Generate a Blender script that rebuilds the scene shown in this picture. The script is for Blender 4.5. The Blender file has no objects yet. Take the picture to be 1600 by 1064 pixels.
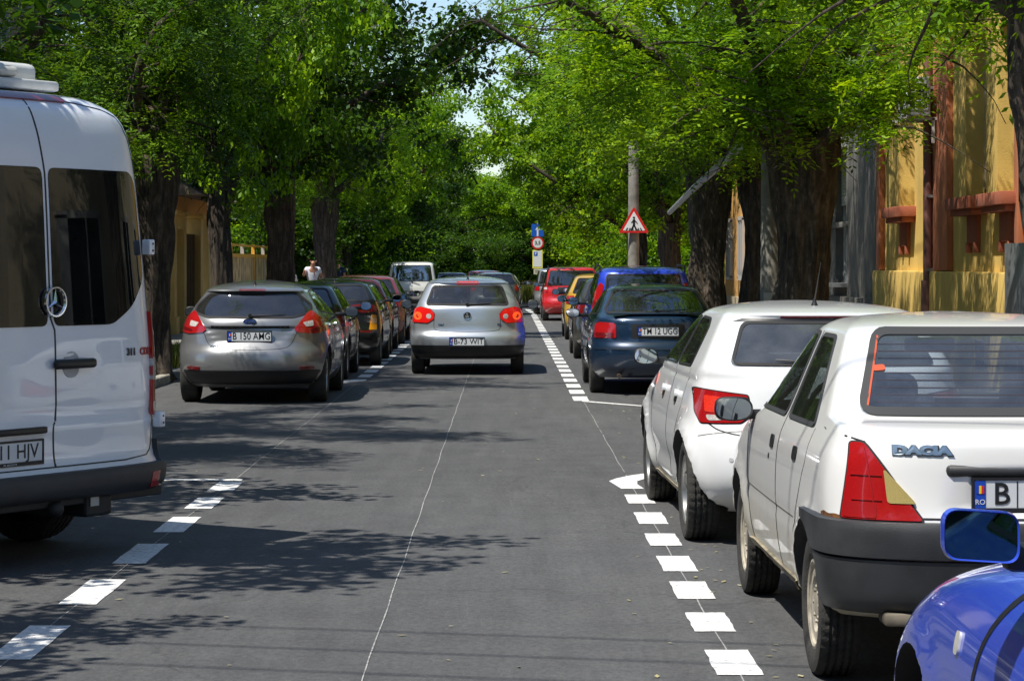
import bpy, bmesh, math, random
import numpy as np
from mathutils import Vector, Matrix, noise
from mathutils.bvhtree import BVHTree
R_ = math.radians
SC = bpy.context.scene
COL = SC.collection
random.seed(5)
# ------------------------------------------------------------------ camera
cam_d = bpy.data.cameras.new('camera'); CAM = bpy.data.objects.new('camera', cam_d); COL.objects.link(CAM)
SC.camera = CAM
CAM.location = (0, 0, 1.68); CAM.rotation_euler = (R_(90), 0, 0)
cam_d.sensor_width = 36; cam_d.lens = 3750/1600*36
cam_d.shift_x = 10/1600; cam_d.shift_y = -119/1600
cam_d.clip_start = .1; cam_d.clip_end = 3000
# ------------------------------------------------------------------ light
SUN_EL = R_(62); SX, SY = -.78, -.63            # towards the sun: left and behind the camera
W = bpy.data.worlds.new('World'); SC.world = W; W.use_nodes = True
nt = W.node_tree; bg = nt.nodes['Background']
sky = nt.nodes.new('ShaderNodeTexSky'); sky.sky_type = 'NISHITA'; sky.sun_disc = False
sky.sun_elevation = SUN_EL; sky.sun_rotation = math.atan2(SX, SY)
sky.air_density = 1.0; sky.dust_density = .35; sky.ozone_density = 3.2
nt.links.new(sky.outputs[0], bg.inputs[0]); bg.inputs[1].default_value = .125
sl = bpy.data.lights.new('sun', 'SUN'); sl.energy = 4.8; sl.angle = R_(.55); sl.color = (1, .95, .86)
so = bpy.data.objects.new('sun', sl); COL.objects.link(so)
so.rotation_euler = Vector((SX*math.cos(SUN_EL), SY*math.cos(SUN_EL), math.sin(SUN_EL))).to_track_quat('Z', 'Y').to_euler()
SC.view_settings.view_transform = 'Standard'; SC.view_settings.look = 'None'
SC.view_settings.exposure = 0.38; SC.view_settings.gamma = 1
SC.cycles.max_bounces = 8; SC.cycles.transparent_max_bounces = 16; SC.cycles.transmission_bounces = 4
SC.cycles.caustics_reflective = False; SC.cycles.caustics_refractive = False
# ------------------------------------------------------------------ materials
MATS = {}
def mat(name, col, rough=.6, metal=0., coat=0., noise_s=None, noise_a=.2, bump=0., bump_s=None, col2=None, emit=None, spec=None, detail=6):
    if name in MATS: return MATS[name]
    m = bpy.data.materials.new(name); m.use_nodes = True; t = m.node_tree; b = t.nodes['Principled BSDF']
    b.inputs['Base Color'].default_value = (*col, 1); b.inputs['Roughness'].default_value = rough
    b.inputs['Metallic'].default_value = metal; b.inputs['Coat Weight'].default_value = coat
    b.inputs['Coat Roughness'].default_value = .04
    if spec is not None: b.inputs['Specular IOR Level'].default_value = spec
    if emit: b.inputs['Emission Color'].default_value = (*emit[0], 1); b.inputs['Emission Strength'].default_value = emit[1]
    tc = t.nodes.new('ShaderNodeTexCoord')
    if noise_s:
        n = t.nodes.new('ShaderNodeTexNoise'); n.inputs['Scale'].default_value = noise_s; n.inputs['Detail'].default_value = detail
        t.links.new(tc.outputs['Object'], n.inputs['Vector'])
        r = t.nodes.new('ShaderNodeValToRGB'); r.color_ramp.elements[0].position = .35; r.color_ramp.elements[1].position = .65
        c2 = col2 or tuple(c*(1-noise_a) for c in col)
        r.color_ramp.elements[0].color = (*c2, 1); r.color_ramp.elements[1].color = (*[min(1, c*(1+noise_a*.5)) for c in col], 1)
        t.links.new(n.outputs['Fac'], r.inputs['Fac']); t.links.new(r.outputs['Color'], b.inputs['Base Color'])
    if bump:
        n = t.nodes.new('ShaderNodeTexNoise'); n.inputs['Scale'].default_value = bump_s or 40; n.inputs['Detail'].default_value = detail
        t.links.new(tc.outputs['Object'], n.inputs['Vector'])
        u = t.nodes.new('ShaderNodeBump'); u.inputs['Strength'].default_value = bump; u.inputs['Distance'].default_value = .02
        t.links.new(n.outputs['Fac'], u.inputs['Height']); t.links.new(u.outputs['Normal'], b.inputs['Normal'])
    MATS[name] = m; return m
def paint(name, col, metal=0., dirt=(.30, .25, .17), dirt_a=.35, zd=.55, rough=.32):
    """car paint with dust that gathers on the sills (object space height)"""
    if name in MATS: return MATS[name]
    m = bpy.data.materials.new(name); m.use_nodes = True; t = m.node_tree; b = t.nodes['Principled BSDF']
    b.inputs['Metallic'].default_value = metal; b.inputs['Roughness'].default_value = rough
    b.inputs['Coat Weight'].default_value = 1.; b.inputs['Coat Roughness'].default_value = .03
    tc = t.nodes.new('ShaderNodeTexCoord'); sp = t.nodes.new('ShaderNodeSeparateXYZ'); t.links.new(tc.outputs['Object'], sp.inputs[0])
    mr = t.nodes.new('ShaderNodeMapRange'); mr.inputs[1].default_value = zd; mr.inputs[2].default_value = .2
    t.links.new(sp.outputs['Z'], mr.inputs[0])
    n = t.nodes.new('ShaderNodeTexNoise'); n.inputs['Scale'].default_value = 9; n.inputs['Detail'].default_value = 8
    t.links.new(tc.outputs['Object'], n.inputs['Vector'])
    mu = t.nodes.new('ShaderNodeMath'); mu.operation = 'MULTIPLY'; t.links.new(mr.outputs[0], mu.inputs[0]); t.links.new(n.outputs['Fac'], mu.inputs[1])
    m2 = t.nodes.new('ShaderNodeMath'); m2.operation = 'MULTIPLY_ADD'; t.links.new(mu.outputs[0], m2.inputs[0]); m2.inputs[1].default_value = dirt_a*2.2
    n2 = t.nodes.new('ShaderNodeTexNoise'); n2.inputs['Scale'].default_value = 2.2; n2.inputs['Detail'].default_value = 9
    t.links.new(tc.outputs['Object'], n2.inputs['Vector'])
    m3 = t.nodes.new('ShaderNodeMath'); m3.operation = 'MULTIPLY'; m3.inputs[1].default_value = dirt_a*.22; t.links.new(n2.outputs['Fac'], m3.inputs[0])
    t.links.new(m3.outputs[0], m2.inputs[2])
    mx = t.nodes.new('ShaderNodeMix'); mx.data_type = 'RGBA'; mx.inputs[6].default_value = (*col, 1); mx.inputs[7].default_value = (*dirt, 1)
    t.links.new(m2.outputs[0], mx.inputs[0]); t.links.new(mx.outputs[2], b.inputs['Base Color'])
    ad = t.nodes.new('ShaderNodeMath'); ad.operation = 'SUBTRACT'; ad.inputs[0].default_value = 1.; t.links.new(m2.outputs[0], ad.inputs[1]); t.links.new(ad.outputs[0], b.inputs['Coat Weight'])
    MATS[name] = m; return m
def glass(name, tint=(.30, .34, .33), f0=.10, dust=.09, dcol=(.35, .35, .33)):
    if name in MATS: return MATS[name]
    m = bpy.data.materials.new(name); m.use_nodes = True; t = m.node_tree; t.nodes.clear()
    o = t.nodes.new('ShaderNodeOutputMaterial'); tr = t.nodes.new('ShaderNodeBsdfTransparent'); tr.inputs[0].default_value = (*tint, 1)
    gl = t.nodes.new('ShaderNodeBsdfGlossy'); gl.inputs['Roughness'].default_value = .02; gl.inputs[0].default_value = (.9, .95, 1, 1)
    lw = t.nodes.new('ShaderNodeLayerWeight'); lw.inputs[0].default_value = .5
    mr = t.nodes.new('ShaderNodeMath'); mr.operation = 'POWER'; t.links.new(lw.outputs['Facing'], mr.inputs[0]); mr.inputs[1].default_value = 4
    ma = t.nodes.new('ShaderNodeMath'); ma.operation = 'MULTIPLY_ADD'; t.links.new(mr.outputs[0], ma.inputs[0]); ma.inputs[1].default_value = .8; ma.inputs[2].default_value = f0
    df = t.nodes.new('ShaderNodeBsdfDiffuse'); df.inputs[0].default_value = (*dcol, 1)
    n = t.nodes.new('ShaderNodeTexNoise'); n.inputs['Scale'].default_value = 5; n.inputs['Detail'].default_value = 10; tc = t.nodes.new('ShaderNodeTexCoord')
    t.links.new(tc.outputs['Object'], n.inputs['Vector'])
    dm = t.nodes.new('ShaderNodeMath'); dm.operation = 'MULTIPLY'; dm.inputs[1].default_value = dust; t.links.new(n.outputs['Fac'], dm.inputs[0])
    m0 = t.nodes.new('ShaderNodeMixShader'); t.links.new(dm.outputs[0], m0.inputs[0]); t.links.new(tr.outputs[0], m0.inputs[1]); t.links.new(df.outputs[0], m0.inputs[2])
    mx = t.nodes.new('ShaderNodeMixShader'); t.links.new(ma.outputs[0], mx.inputs[0]); t.links.new(m0.outputs[0], mx.inputs[1]); t.links.new(gl.outputs[0], mx.inputs[2])
    t.links.new(mx.outputs[0], o.inputs[0]); MATS[name] = m; return m
RUB = mat('black rubber', (.012, .012, .013), .75)
TYRE = mat('tyre', (.020, .0195, .019), .9, noise_s=14, noise_a=.4, col2=(.042, .040, .035), bump=.3, bump_s=90)
BLK = mat('black plastic', (.010, .010, .011), .45)
DGREY = mat('bumper plastic', (.036, .038, .041), .5, noise_s=6, noise_a=.35, bump=.15, bump_s=300)
INT = mat('car interior', (.03, .03, .033), .85)
SEAT = mat('seat cloth', (.05, .052, .06), .95, noise_s=60, noise_a=.5)
RIMM = mat('wheel metal', (.45, .45, .44), .35, metal=.8, noise_s=8, noise_a=.3)
RIMD = mat('dusty hubcap', (.40, .36, .29), .6, noise_s=12, noise_a=.4)
CHR = mat('chrome', (.75, .76, .78), .12, metal=1)
MIRR = mat('mirror glass', (.34, .39, .45), .015, metal=1)
LRED = mat('red lamp', (.40, .008, .010), .18, coat=1, noise_s=400, noise_a=.3, detail=2)
LDRED = mat('dark red lamp', (.16, .006, .008), .16, coat=1, noise_s=400, noise_a=.3, detail=2)
LCLR = mat('clear lamp', (.55, .5, .47), .15, coat=1, noise_s=50, noise_a=.3)
LAMB = mat('amber lamp', (.75, .30, .01), .2, coat=1)
LON = mat('lit brake lamp', (.5, .008, .008), .2, coat=1, emit=((1, .012, .004), .22))
LHOT = mat('lit brake bulb', (.7, .08, .02), .2, emit=((1, .09, .015), .75))
PLW = mat('plate white', (.66, .68, .70), .4)
PLB = mat('plate blue', (.01, .06, .42), .4)
PLK = mat('plate black', (.01, .01, .012), .5)
GL = glass('tinted glass'); GLD = glass('dark glass', (.10, .11, .12), .12); GLC = glass('clear glass', (.62, .68, .70), .08)
# ------------------------------------------------------------------ object helpers
def mesh_obj(name, me, m=None, parent=None, smooth=False):
    if m is not None:
        if isinstance(m, (list, tuple)):
            for x in m: me.materials.append(x)
        else: me.materials.append(m)
    o = bpy.data.objects.new(name, me); COL.objects.link(o)
    if parent is not None: o.parent = parent
    if smooth: shade(me)
    return o
def shade(me, ang=35):
    me.shade_smooth()
    try: me.set_sharp_from_angle(angle=R_(ang))
    except Exception: pass
def from_bm(name, bm, m, parent=None, smooth=False, ang=35):
    me = bpy.data.meshes.new(name); bm.to_mesh(me); bm.free()
    o = mesh_obj(name, me, m, parent)
    if smooth: shade(me, ang)
    return o
def from_py(name, v, f, m, parent=None, smooth=False, ang=35):
    me = bpy.data.meshes.new(name); me.from_pydata([tuple(map(float, p)) for p in v], [], f); me.update()
    o = mesh_obj(name, me, m, parent)
    if smooth: shade(me, ang)
    return o
def tag(o, label, cat, group=None, kind=None):
    if label: o['label'] = label
    if cat: o['category'] = cat
    if group: o['group'] = group
    if kind: o['kind'] = kind
    return o
def empty(name, loc, rz=0):
    o = bpy.data.objects.new(name, None); COL.objects.link(o); o.location = loc; o.rotation_euler = (0, 0, rz); o.empty_display_size = .2
    return o
def bx(bm, c, s, bev=0, rot=None, seg=2):
    M = Matrix.Translation(c) @ (rot.to_4x4() if rot is not None else Matrix()) @ Matrix.Diagonal((*s, 1))
    r = bmesh.ops.create_cube(bm, size=1, matrix=M); vs = r['verts']
    if bev:
        es = list({e for v in vs for e in v.link_edges})
        bmesh.ops.bevel(bm, geom=es, offset=bev, segments=seg, affect='EDGES', profile=.5, clamp_overlap=True)
    return bm
def box(name, c, s, m, parent=None, bev=0, rot=None, seg=2):
    bm = bmesh.new(); bx(bm, c, s, bev, rot, seg); return from_bm(name, bm, m, parent, smooth=bev > 0, ang=40)
def frame_from(d):
    d = Vector(d).normalized(); a = Vector((0, 0, 1)) if abs(d.z) < .9 else Vector((1, 0, 0))
    s = d.cross(a).normalized(); return s, s.cross(d).normalized()
def tube_vf(pts, rad, sides=8, v0=0, nz=0, seed=0, cap=True):
    V = []; F = []; n = len(pts); P = [Vector(p) for p in pts]
    for i, p in enumerate(P):
        d = (P[min(i+1, n-1)]-P[max(i-1, 0)]); s, u = frame_from(d)
        if i == 0: s0 = s
        else:
            s = (s0 - d.normalized()*s0.dot(d.normalized())).normalized(); u = s.cross(d.normalized()).normalized(); s0 = s
        r = rad[i] if hasattr(rad, '__len__') else rad
        for k in range(sides):
            a = 2*math.pi*k/sides; rr = r
            if nz:
                q = Vector((math.cos(a)*2.2, math.sin(a)*2.2, p.z*.9+seed)); rr = r*(1+nz*noise.noise(q)+nz*.6*noise.noise(Vector((math.cos(a)*6, math.sin(a)*6, p.z*1.3+seed*3)))+nz*.45*abs(noise.noise(Vector((math.cos(a)*13, math.sin(a)*13, p.z*2.2+seed)))))
            V.append(p + (s*math.cos(a)+u*math.sin(a))*rr)
    for i in range(n-1):
        for k in range(sides):
            a = v0+i*sides+k; b = v0+i*sides+(k+1) % sides
            F.append((a, b, b+sides, a+sides))
    if cap:
        F.append(tuple(v0+k for k in range(sides))[::-1]); F.append(tuple(v0+(n-1)*sides+k for k in range(sides)))
    return V, F
def tube(name, pts, rad, m, parent=None, sides=8):
    v, f = tube_vf(pts, rad, sides); return from_py(name, v, f, m, parent, smooth=True)
def lathe_vf(prof, seg, cx=(0, 0, 0), v0=0, axis='x', mod=None, closed=False):
    V = []; F = []; n = len(prof)
    for i in range(seg):
        a = 2*math.pi*i/seg; ca, sa = math.cos(a), math.sin(a)
        for j, (r, x) in enumerate(prof):
            rr = r + (mod(i, j) if mod else 0)
            p = (x, rr*ca, rr*sa) if axis == 'x' else (rr*ca, rr*sa, x) if axis == 'z' else (rr*ca, x, rr*sa)
            V.append((p[0]+cx[0], p[1]+cx[1], p[2]+cx[2]))
    for i in range(seg):
        i2 = (i+1) % seg
        for j in range(n-1 if not closed else n):
            j2 = (j+1) % n
            F.append((v0+i*n+j, v0+i*n+j2, v0+i2*n+j2, v0+i2*n+j))
    return V, F
def text_mesh(s, size, ext=.0008, bold=0, sx=1., align='CENTER'):
    c = bpy.data.curves.new('txt', 'FONT'); c.body = s; c.size = size; c.align_x = align; c.align_y = 'CENTER'; c.extrude = ext; c.offset = bold
    c.resolution_u = 3
    o = bpy.data.objects.new('txt', c); COL.objects.link(o); bpy.context.view_layer.update()
    me = bpy.data.meshes.new_from_object(o.evaluated_get(bpy.context.evaluated_depsgraph_get())); bpy.data.objects.remove(o)
    bpy.data.curves.remove(c)
    me.transform(Matrix.Diagonal((sx, 1, 1, 1))); me.transform(Matrix.Rotation(R_(90), 4, 'X'))   # faces -y
    me.materials.clear()
    return me
def chaik(p, it=2, closed=False):
    p = [tuple(map(float, q)) for q in p]
    for _ in range(it):
        q = []; n = len(p)
        rng = range(n) if closed else range(n-1)
        if not closed: q.append(p[0])
        for i in rng:
            a = p[i]; b = p[(i+1) % n]
            q.append((a[0]*.75+b[0]*.25, a[1]*.75+b[1]*.25)); q.append((a[0]*.25+b[0]*.75, a[1]*.25+b[1]*.75))
        if not closed: q.append(p[-1])
        p = q
    return p
def rc(p, r=.04, k=4):
    """round the corners of a closed polygon with radius r"""
    if r <= 0: return [tuple(q) for q in p]
    out = []; n = len(p)
    for i in range(n):
        A, B, C_ = Vector(p[i-1]), Vector(p[i]), Vector(p[(i+1) % n]); la, lb = (A-B).length, (C_-B).length
        d = min(r, la*.45, lb*.45); s = B+(A-B).normalized()*d; e = B+(C_-B).normalized()*d
        for j in range(k+1):
            t = j/k; out.append(tuple(s*(1-t)**2+B*2*t*(1-t)+e*t*t))
    return out
def dens(p, d, closed=True):
    out = []; n = len(p)
    for i in range(n if closed else n-1):
        a = Vector(p[i]); b = Vector(p[(i+1) % n]); k = max(1, int((b-a).length/d))
        for j in range(k): out.append(tuple(a.lerp(b, j/k)))
    if not closed: out.append(tuple(p[-1]))
    return out
# ------------------------------------------------------------------ vehicles
class Car:
    """body = stack of horizontal slices between a rear profile and a front profile; local y=0 rear bumper, +y forward"""
    def __init__(s, name, R, F, Wd, ar=.45, af=.6, nr=2.9, nf=2.6, bow=.05, step=.035, nq=18, ns=46, disp=None, belt=.95):
        s.root = empty(name, (0, 0, 0)); s.R = np.array(chaik(R)); s.F = np.array(chaik(F)); s.Wd = np.array(chaik(Wd))
        s.ar, s.af, s.nr, s.nf, s.bow, s.step, s.nq, s.ns, s.disp, s.belt = ar, af, nr, nf, bow, step, nq, ns, disp, belt
        s.z0 = max(s.R[0, 1], s.F[0, 1], s.Wd[0, 1]); s.z1 = min(s.R[-1, 1], s.F[-1, 1], s.Wd[-1, 1])
        s.L = s.F[:, 0].max(); s.W = s.Wd[:, 0].max()*2
    def P(s, z):
        i = lambda A: np.interp(z, A[:, 1], A[:, 0])
        f = lambda a: np.interp(z, [q[1] for q in a], [q[0] for q in a]) if isinstance(a, (list, tuple)) else a
        return i(s.Wd), i(s.R), i(s.F), f(s.ar), f(s.af), f(s.nr), f(s.nf)
    def bowf(s, y, z=None):
        t = np.abs((y-s.L*.5)/(s.L*.5)); return 1-s.bow*np.clip(t, 0, 1.1)**2.6
    def ring(s, z, off=0, ycl=None, rearonly=None):
        w, yr, yf, ar, af, nr, nf = s.P(z); w += off; yr -= off; yf += off
        if ycl: yr = max(yr, ycl[0]); yf = min(yf, ycl[1])
        ln = yf-yr; ar = min(ar, .47*ln); af = min(af, .47*ln)
        th = np.linspace(math.pi/2, 0, s.nq+1)
        xr = w*np.cos(th)**(2/nr); yy = yr+ar*(1-np.sin(th)**(2/nr)); xr[0] = 0
        xf = w*np.cos(th)**(2/nf); yy2 = yf-af*(1-np.sin(th)**(2/nf)); xf[0] = 0
        # respace quarters by arc length
        def resp(x, y, n):
            X = np.interp; th2 = np.linspace(math.pi/2, 0, 200); return x, y
        if rearonly is None:
            sy = np.linspace(yr+ar, yf-af, s.ns+2)[1:-1]
            x = np.concatenate([xr, np.full(s.ns, w), xf[::-1]]); y = np.concatenate([yy, sy, yy2[::-1]])
            x = x*s.bowf(y)
            X = np.concatenate([x, -x[1:-1][::-1]]); Y = np.concatenate([y, y[1:-1][::-1]])
        else:
            sy = np.linspace(yr+ar, max(rearonly, yr+ar+.02), 10)[1:]
            x = np.concatenate([xr, np.full(len(sy), w)]); y = np.concatenate([yy, sy]); x = x*s.bowf(y)
            X = np.concatenate([x[::-1], -x[1:]]); Y = np.concatenate([y[::-1], y[1:]])
        V = np.stack([X, Y, np.full(len(X), z)], 1)
        return V
    def levels(s, za, zb, step):
        zz = np.unique(np.concatenate([np.linspace(za, zb, 500), s.R[:, 1], s.F[:, 1], s.Wd[:, 1]])); zz = zz[(zz >= za) & (zz <= zb)]
        q = np.array([s.P(z)[:3] for z in zz]); out = [0]
        for i in range(1, len(zz)):
            j = out[-1]
            if max(zz[i]-zz[j], abs(q[i]-q[j]).max()*.8) >= step: out.append(i)
        if zz[-1]-zz[out[-1]] < 2e-4: out.pop()
        out.append(len(zz)-1)
        return zz[out]
    def surf(s, za, zb, step, off=0, ycl=None, disp=True):
        Z = s.levels(za, zb, step); V = np.concatenate([s.ring(z, off, ycl(z) if ycl else None) for z in Z]); n = 2*(s.nq*2+s.ns+2)-2
        n = len(V)//len(Z)
        if disp and s.disp is not None: V = s.disp(V)
        F = [(i*n+k, i*n+(k+1) % n, (i+1)*n+(k+1) % n, (i+1)*n+k) for i in range(len(Z)-1) for k in range(n)]
        F.append(tuple(range(n))[::-1]); F.append(tuple((len(Z)-1)*n+k for k in range(n)))
        return V, F
    def body(s, m, axles, wr, tw, cab, holes, inner=INT, archx=.26, arch_gap=.05, flare=.012):
        s.axles, s.wr, s.tw = axles, wr, tw
        d0 = s.disp
        def disp(V):
            if d0 is not None: V = d0(V)
            for ya in axles:
                d = np.hypot(V[:, 1]-ya, V[:, 2]-wr); k = flare*np.exp(-((d-wr-arch_gap-.02)/.05)**2)*(np.abs(V[:, 0]) > s.W*.38)
                V[:, 0] += np.sign(V[:, 0])*k
            return V
        s.disp = disp
        V, F = s.surf(s.z0, s.z1, s.step)
        s.bvh = BVHTree.FromPolygons([tuple(v) for v in V], F)
        me = bpy.data.meshes.new('b'); me.from_pydata([tuple(map(float, v)) for v in V], [], F)
        bodyo = mesh_obj('body', me, [m, inner])
        cut = []
        def cutter(V, F):
            me = bpy.data.meshes.new('c'); me.from_pydata([tuple(map(float, v)) for v in V], [], F)
            bm = bmesh.new(); bm.from_mesh(me); bmesh.ops.recalc_face_normals(bm, faces=bm.faces); bm.to_mesh(me); bm.free()
            for x in (m, inner): me.materials.append(x)
            me.polygons.foreach_set('material_index', [1]*len(me.polygons))
            o = bpy.data.objects.new('c', me); COL.objects.link(o); cut.append(o)
        if cab:
            fl, cr, cf, top = cab
            save = (s.nq, s.ns); s.nq, s.ns = 8, 12
            V, F = s.surf(fl, top, .06, off=-.045, ycl=lambda z: (cr if z < s.belt else -9, cf if z < s.belt+.02 else 99), disp=False); cutter(V, F)
            s.nq, s.ns = save
        for h in holes:
            V = []; F = []
            for poly in h['polys']:
                p = rc(poly, .05); n = len(p); v0 = len(V); a, b = h['rng']
                if h['ax'] == 'y': V += [(u, a, v) for u, v in p]+[(u, b, v) for u, v in p]
                else: V += [(a, u, v) for u, v in p]+[(b, u, v) for u, v in p]
                F += [(v0+i, v0+(i+1) % n, v0+n+(i+1) % n, v0+n+i) for i in range(n)]+[tuple(v0+i for i in range(n))[::-1], tuple(v0+n+i for i in range(n))]
            cutter(V, F)
        V = []; F = []
        for ya in axles:
            for sg in (-1, 1):
                n = 40; v0 = len(V); r = wr+arch_gap
                for x in (sg*(s.W/2-archx), sg*(s.W/2+.2)):
                    V += [(x, ya+r*math.cos(2*math.pi*i/n), wr+.01+r*math.sin(2*math.pi*i/n)) for i in range(n)]
                F += [(v0+i, v0+(i+1) % n, v0+n+(i+1) % n, v0+n+i) for i in range(n)]+[tuple(v0+i for i in range(n))[::-1], tuple(v0+n+i for i in range(n))]
        cutter(V, F)
        for c in cut:
            md = bodyo.modifiers.new('b', 'BOOLEAN'); md.operation = 'DIFFERENCE'; md.object = c; md.solver = 'EXACT'
        bpy.context.view_layer.update()
        me2 = bpy.data.meshes.new_from_object(bodyo.evaluated_get(bpy.context.evaluated_depsgraph_get()))
        if len(me2.polygons) < 200: print('BOOLEAN FAILED', s.root.name); me2 = me.copy()
        bodyo.modifiers.clear(); bodyo.data = me2; bodyo.parent = s.root
        me2.name = 'body'; shade(me2, 32)
        for c in cut: bpy.data.objects.remove(c)
        s.bodyo = bodyo; return bodyo
    def hit(s, u, v, ax):
        if ax == 'rear': o, d = Vector((u, -3, v)), Vector((0, 1, 0))
        elif ax == 'front': o, d = Vector((u, s.L+3, v)), Vector((0, -1, 0))
        elif ax == 'left': o, d = Vector((-3, u, v)), Vector((1, 0, 0))
        elif ax == 'right': o, d = Vector((3, u, v)), Vector((-1, 0, 0))
        elif ax == 'top': o, d = Vector((u, v, 5)), Vector((0, 0, -1))
        loc, n, i, dist = s.bvh.ray_cast(o, d)
        if loc is None or dist > 3+s.L*.6:
            tgt = Vector((u, 0 if ax == 'rear' else s.L, v)) if ax in ('rear', 'front') else Vector((-s.W/2 if ax == 'left' else s.W/2, u, v)) if ax != 'top' else Vector((u, v, s.z1))
            loc, n, i, dist = s.bvh.find_nearest(tgt)
        if n.dot(d) > 0: n = -n
        return loc, n
    def patch(s, name, pts, m, ax='rear', off=.004, rim=.006, res=.035, it=2, parent=None, sm=True):
        p = rc(pts, {0: 0, 1: .014, 2: .05}[it]) if it else pts
        p = dens(p, res, True)
        bm = bmesh.new(); vs = [bm.verts.new((a, b, 0)) for a, b in p]; bm.faces.new(vs)
        P = np.array(p)
        for k in (0, 1):
            lo, hi = P[:, k].min(), P[:, k].max(); c = int((hi-lo)/res)
            for i in range(1, c+1):
                co = [0, 0, 0]; co[k] = lo+(hi-lo)*i/(c+1); no = [0, 0, 0]; no[k] = 1
                bmesh.ops.bisect_plane(bm, geom=bm.verts[:]+bm.edges[:]+bm.faces[:], plane_co=co, plane_no=no, dist=1e-5)
        rimv = {}
        for v in bm.verts:
            loc, n = s.hit(v.co.x, v.co.y, ax); v.co = loc+n*off; rimv[v] = loc-n*.004
        bm.normal_update()
        if rim:
            be = [e for e in bm.edges if e.is_boundary]; r = bmesh.ops.extrude_edge_only(bm, edges=be)
            nv = [g for g in r['geom'] if isinstance(g, bmesh.types.BMVert)]
            old = {tuple(round(c, 6) for c in v.co): q for v, q in rimv.items() if v.is_valid}
            for v in nv:
                q = old.get(tuple(round(c, 6) for c in v.co))
                if q is not None: v.co = q
        want = {'rear': (0, -1, 0), 'front': (0, 1, 0), 'left': (-1, 0, 0), 'right': (1, 0, 0), 'top': (0, 0, 1)}[ax]
        bmesh.ops.recalc_face_normals(bm, faces=bm.faces)
        sm_ = Vector(); 
        for f in bm.faces: sm_ += f.normal*f.calc_area()
        if sm_.dot(Vector(want)) < 0: bmesh.ops.reverse_faces(bm, faces=bm.faces)
        return from_bm(name, bm, m, parent or s.root, smooth=sm, ang=40)
    def strip(s, name, path, w, m, ax='rear', off=.004, closed=False, it=0, parent=None, res=.03, th=None):
        """a raised ribbon (seal, gap, moulding) that follows the body"""
        p = (rc(path, {1: .014, 2: .05}[it]) if closed else chaik(path, it)) if it else path
        p = dens(p, res, closed); n = len(p); V = []; F = []
        for i in range(n):
            a = Vector(p[i-1] if (i or closed) else p[0]); b = Vector(p[(i+1) % n] if (i < n-1 or closed) else p[-1])
            t = (b-a).normalized(); q = Vector((-t.y, t.x)); c = Vector(p[i])
            for sg in (-1, 1):
                e = c+q*w*.5*sg; loc, nn = s.hit(e.x, e.y, ax); V.append(loc-nn*.003); V.append(loc+nn*off)
            # order: L0 L1 R0 R1
        m_ = n if closed else n-1
        for i in range(m_):
            a = i*4; b = ((i+1) % n)*4
            F += [(a+1, b+1, b+3, a+3), (a, b, b+1, a+1), (a+3, b+3, b+2, a+2)]
        bm = bmesh.new(); me = bpy.data.meshes.new('s'); me.from_pydata([tuple(v) for v in V], [], F); bm.from_mesh(me); bmesh.ops.recalc_face_normals(bm, faces=bm.faces)
        return from_bm(name, bm, m, parent or s.root, smooth=True, ang=50)
    def corner(s, name, sg, z0, z1, x0, y1, off, m, parent=None, k=8, taper=0):
        rows = []
        for z in np.linspace(z0, z1, k):
            r = s.ring(z, 0, rearonly=1.2); r = r[r[:, 0] >= 0]; r = r[np.argsort(r[:, 1]+1e-3*r[:, 0])]
            if s.disp is not None: pass
            t = np.linspace(0, 1, 14); ln = np.concatenate([[0], np.cumsum(np.hypot(*np.diff(r[:, :2], axis=0).T))])
            xx = np.interp(np.linspace(0, ln[-1], 400), ln, r[:, 0]); yy = np.interp(np.linspace(0, ln[-1], 400), ln, r[:, 1])
            i0 = np.argmax(xx >= x0); i1 = np.argmax(yy >= y1+taper*(z-z0)); i = np.linspace(i0, i1, 14).astype(int)
            X, Y = xx[i], yy[i]; tx, ty = np.gradient(X), np.gradient(Y); l = np.hypot(tx, ty); nx, ny = ty/l, -tx/l
            rows.append(([(sg*(a-.004*p), b-.004*q, z) for a, b, p, q in zip(X, Y, nx, ny)], [(sg*(a+off*p), b+off*q, z) for a, b, p, q in zip(X, Y, nx, ny)]))
        V = [p for r in rows for p in (r[0][:1]+r[1]+r[0][-1:])]; n = 16
        bot = [(p[0], p[1], z0-.004) for p in rows[0][0]]; 
        F = [(i*n+j, i*n+j+1, (i+1)*n+j+1, (i+1)*n+j) for i in range(k-1) for j in range(n-1)]
        b0 = len(V); V += rows[0][0]+rows[-1][0]
        for j in range(13): F += [(b0+j, b0+j+1, j+2, j+1), (b0+14+j, b0+15+j, (k-1)*n+j+2, (k-1)*n+j+1)]
        bm = bmesh.new(); me = bpy.data.meshes.new('s'); me.from_pydata([tuple(map(float, p)) for p in V], [], F); bm.from_mesh(me); bmesh.ops.recalc_face_normals(bm, faces=bm.faces)
        return from_bm(name, bm, m, parent or s.root, smooth=True, ang=40)
    def band(s, name, za, zb, ymax, off, m, k=8, lip=.02):
        ym = ymax if callable(ymax) else (lambda z: ymax)
        Z = np.linspace(za, zb, k); rows = [s.ring(Z[0], -lip, rearonly=ym(Z[0]))]+[s.ring(z, off, rearonly=ym(z)) for z in Z]+[s.ring(Z[-1], -lip, rearonly=ym(Z[-1]))]
        # softened upper edge
        V = np.concatenate(rows); n = len(rows[0])
        V[-n:, 2] += .004; V[-2*n:-n, 2] -= .002
        F = [(i*n+j, i*n+j+1, (i+1)*n+j+1, (i+1)*n+j) for i in range(len(rows)-1) for j in range(n-1)]
        bm = bmesh.new(); me = bpy.data.meshes.new('s'); me.from_pydata([tuple(map(float, v)) for v in V], [], F); bm.from_mesh(me)
        bmesh.ops.recalc_face_normals(bm, faces=bm.faces)
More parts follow.
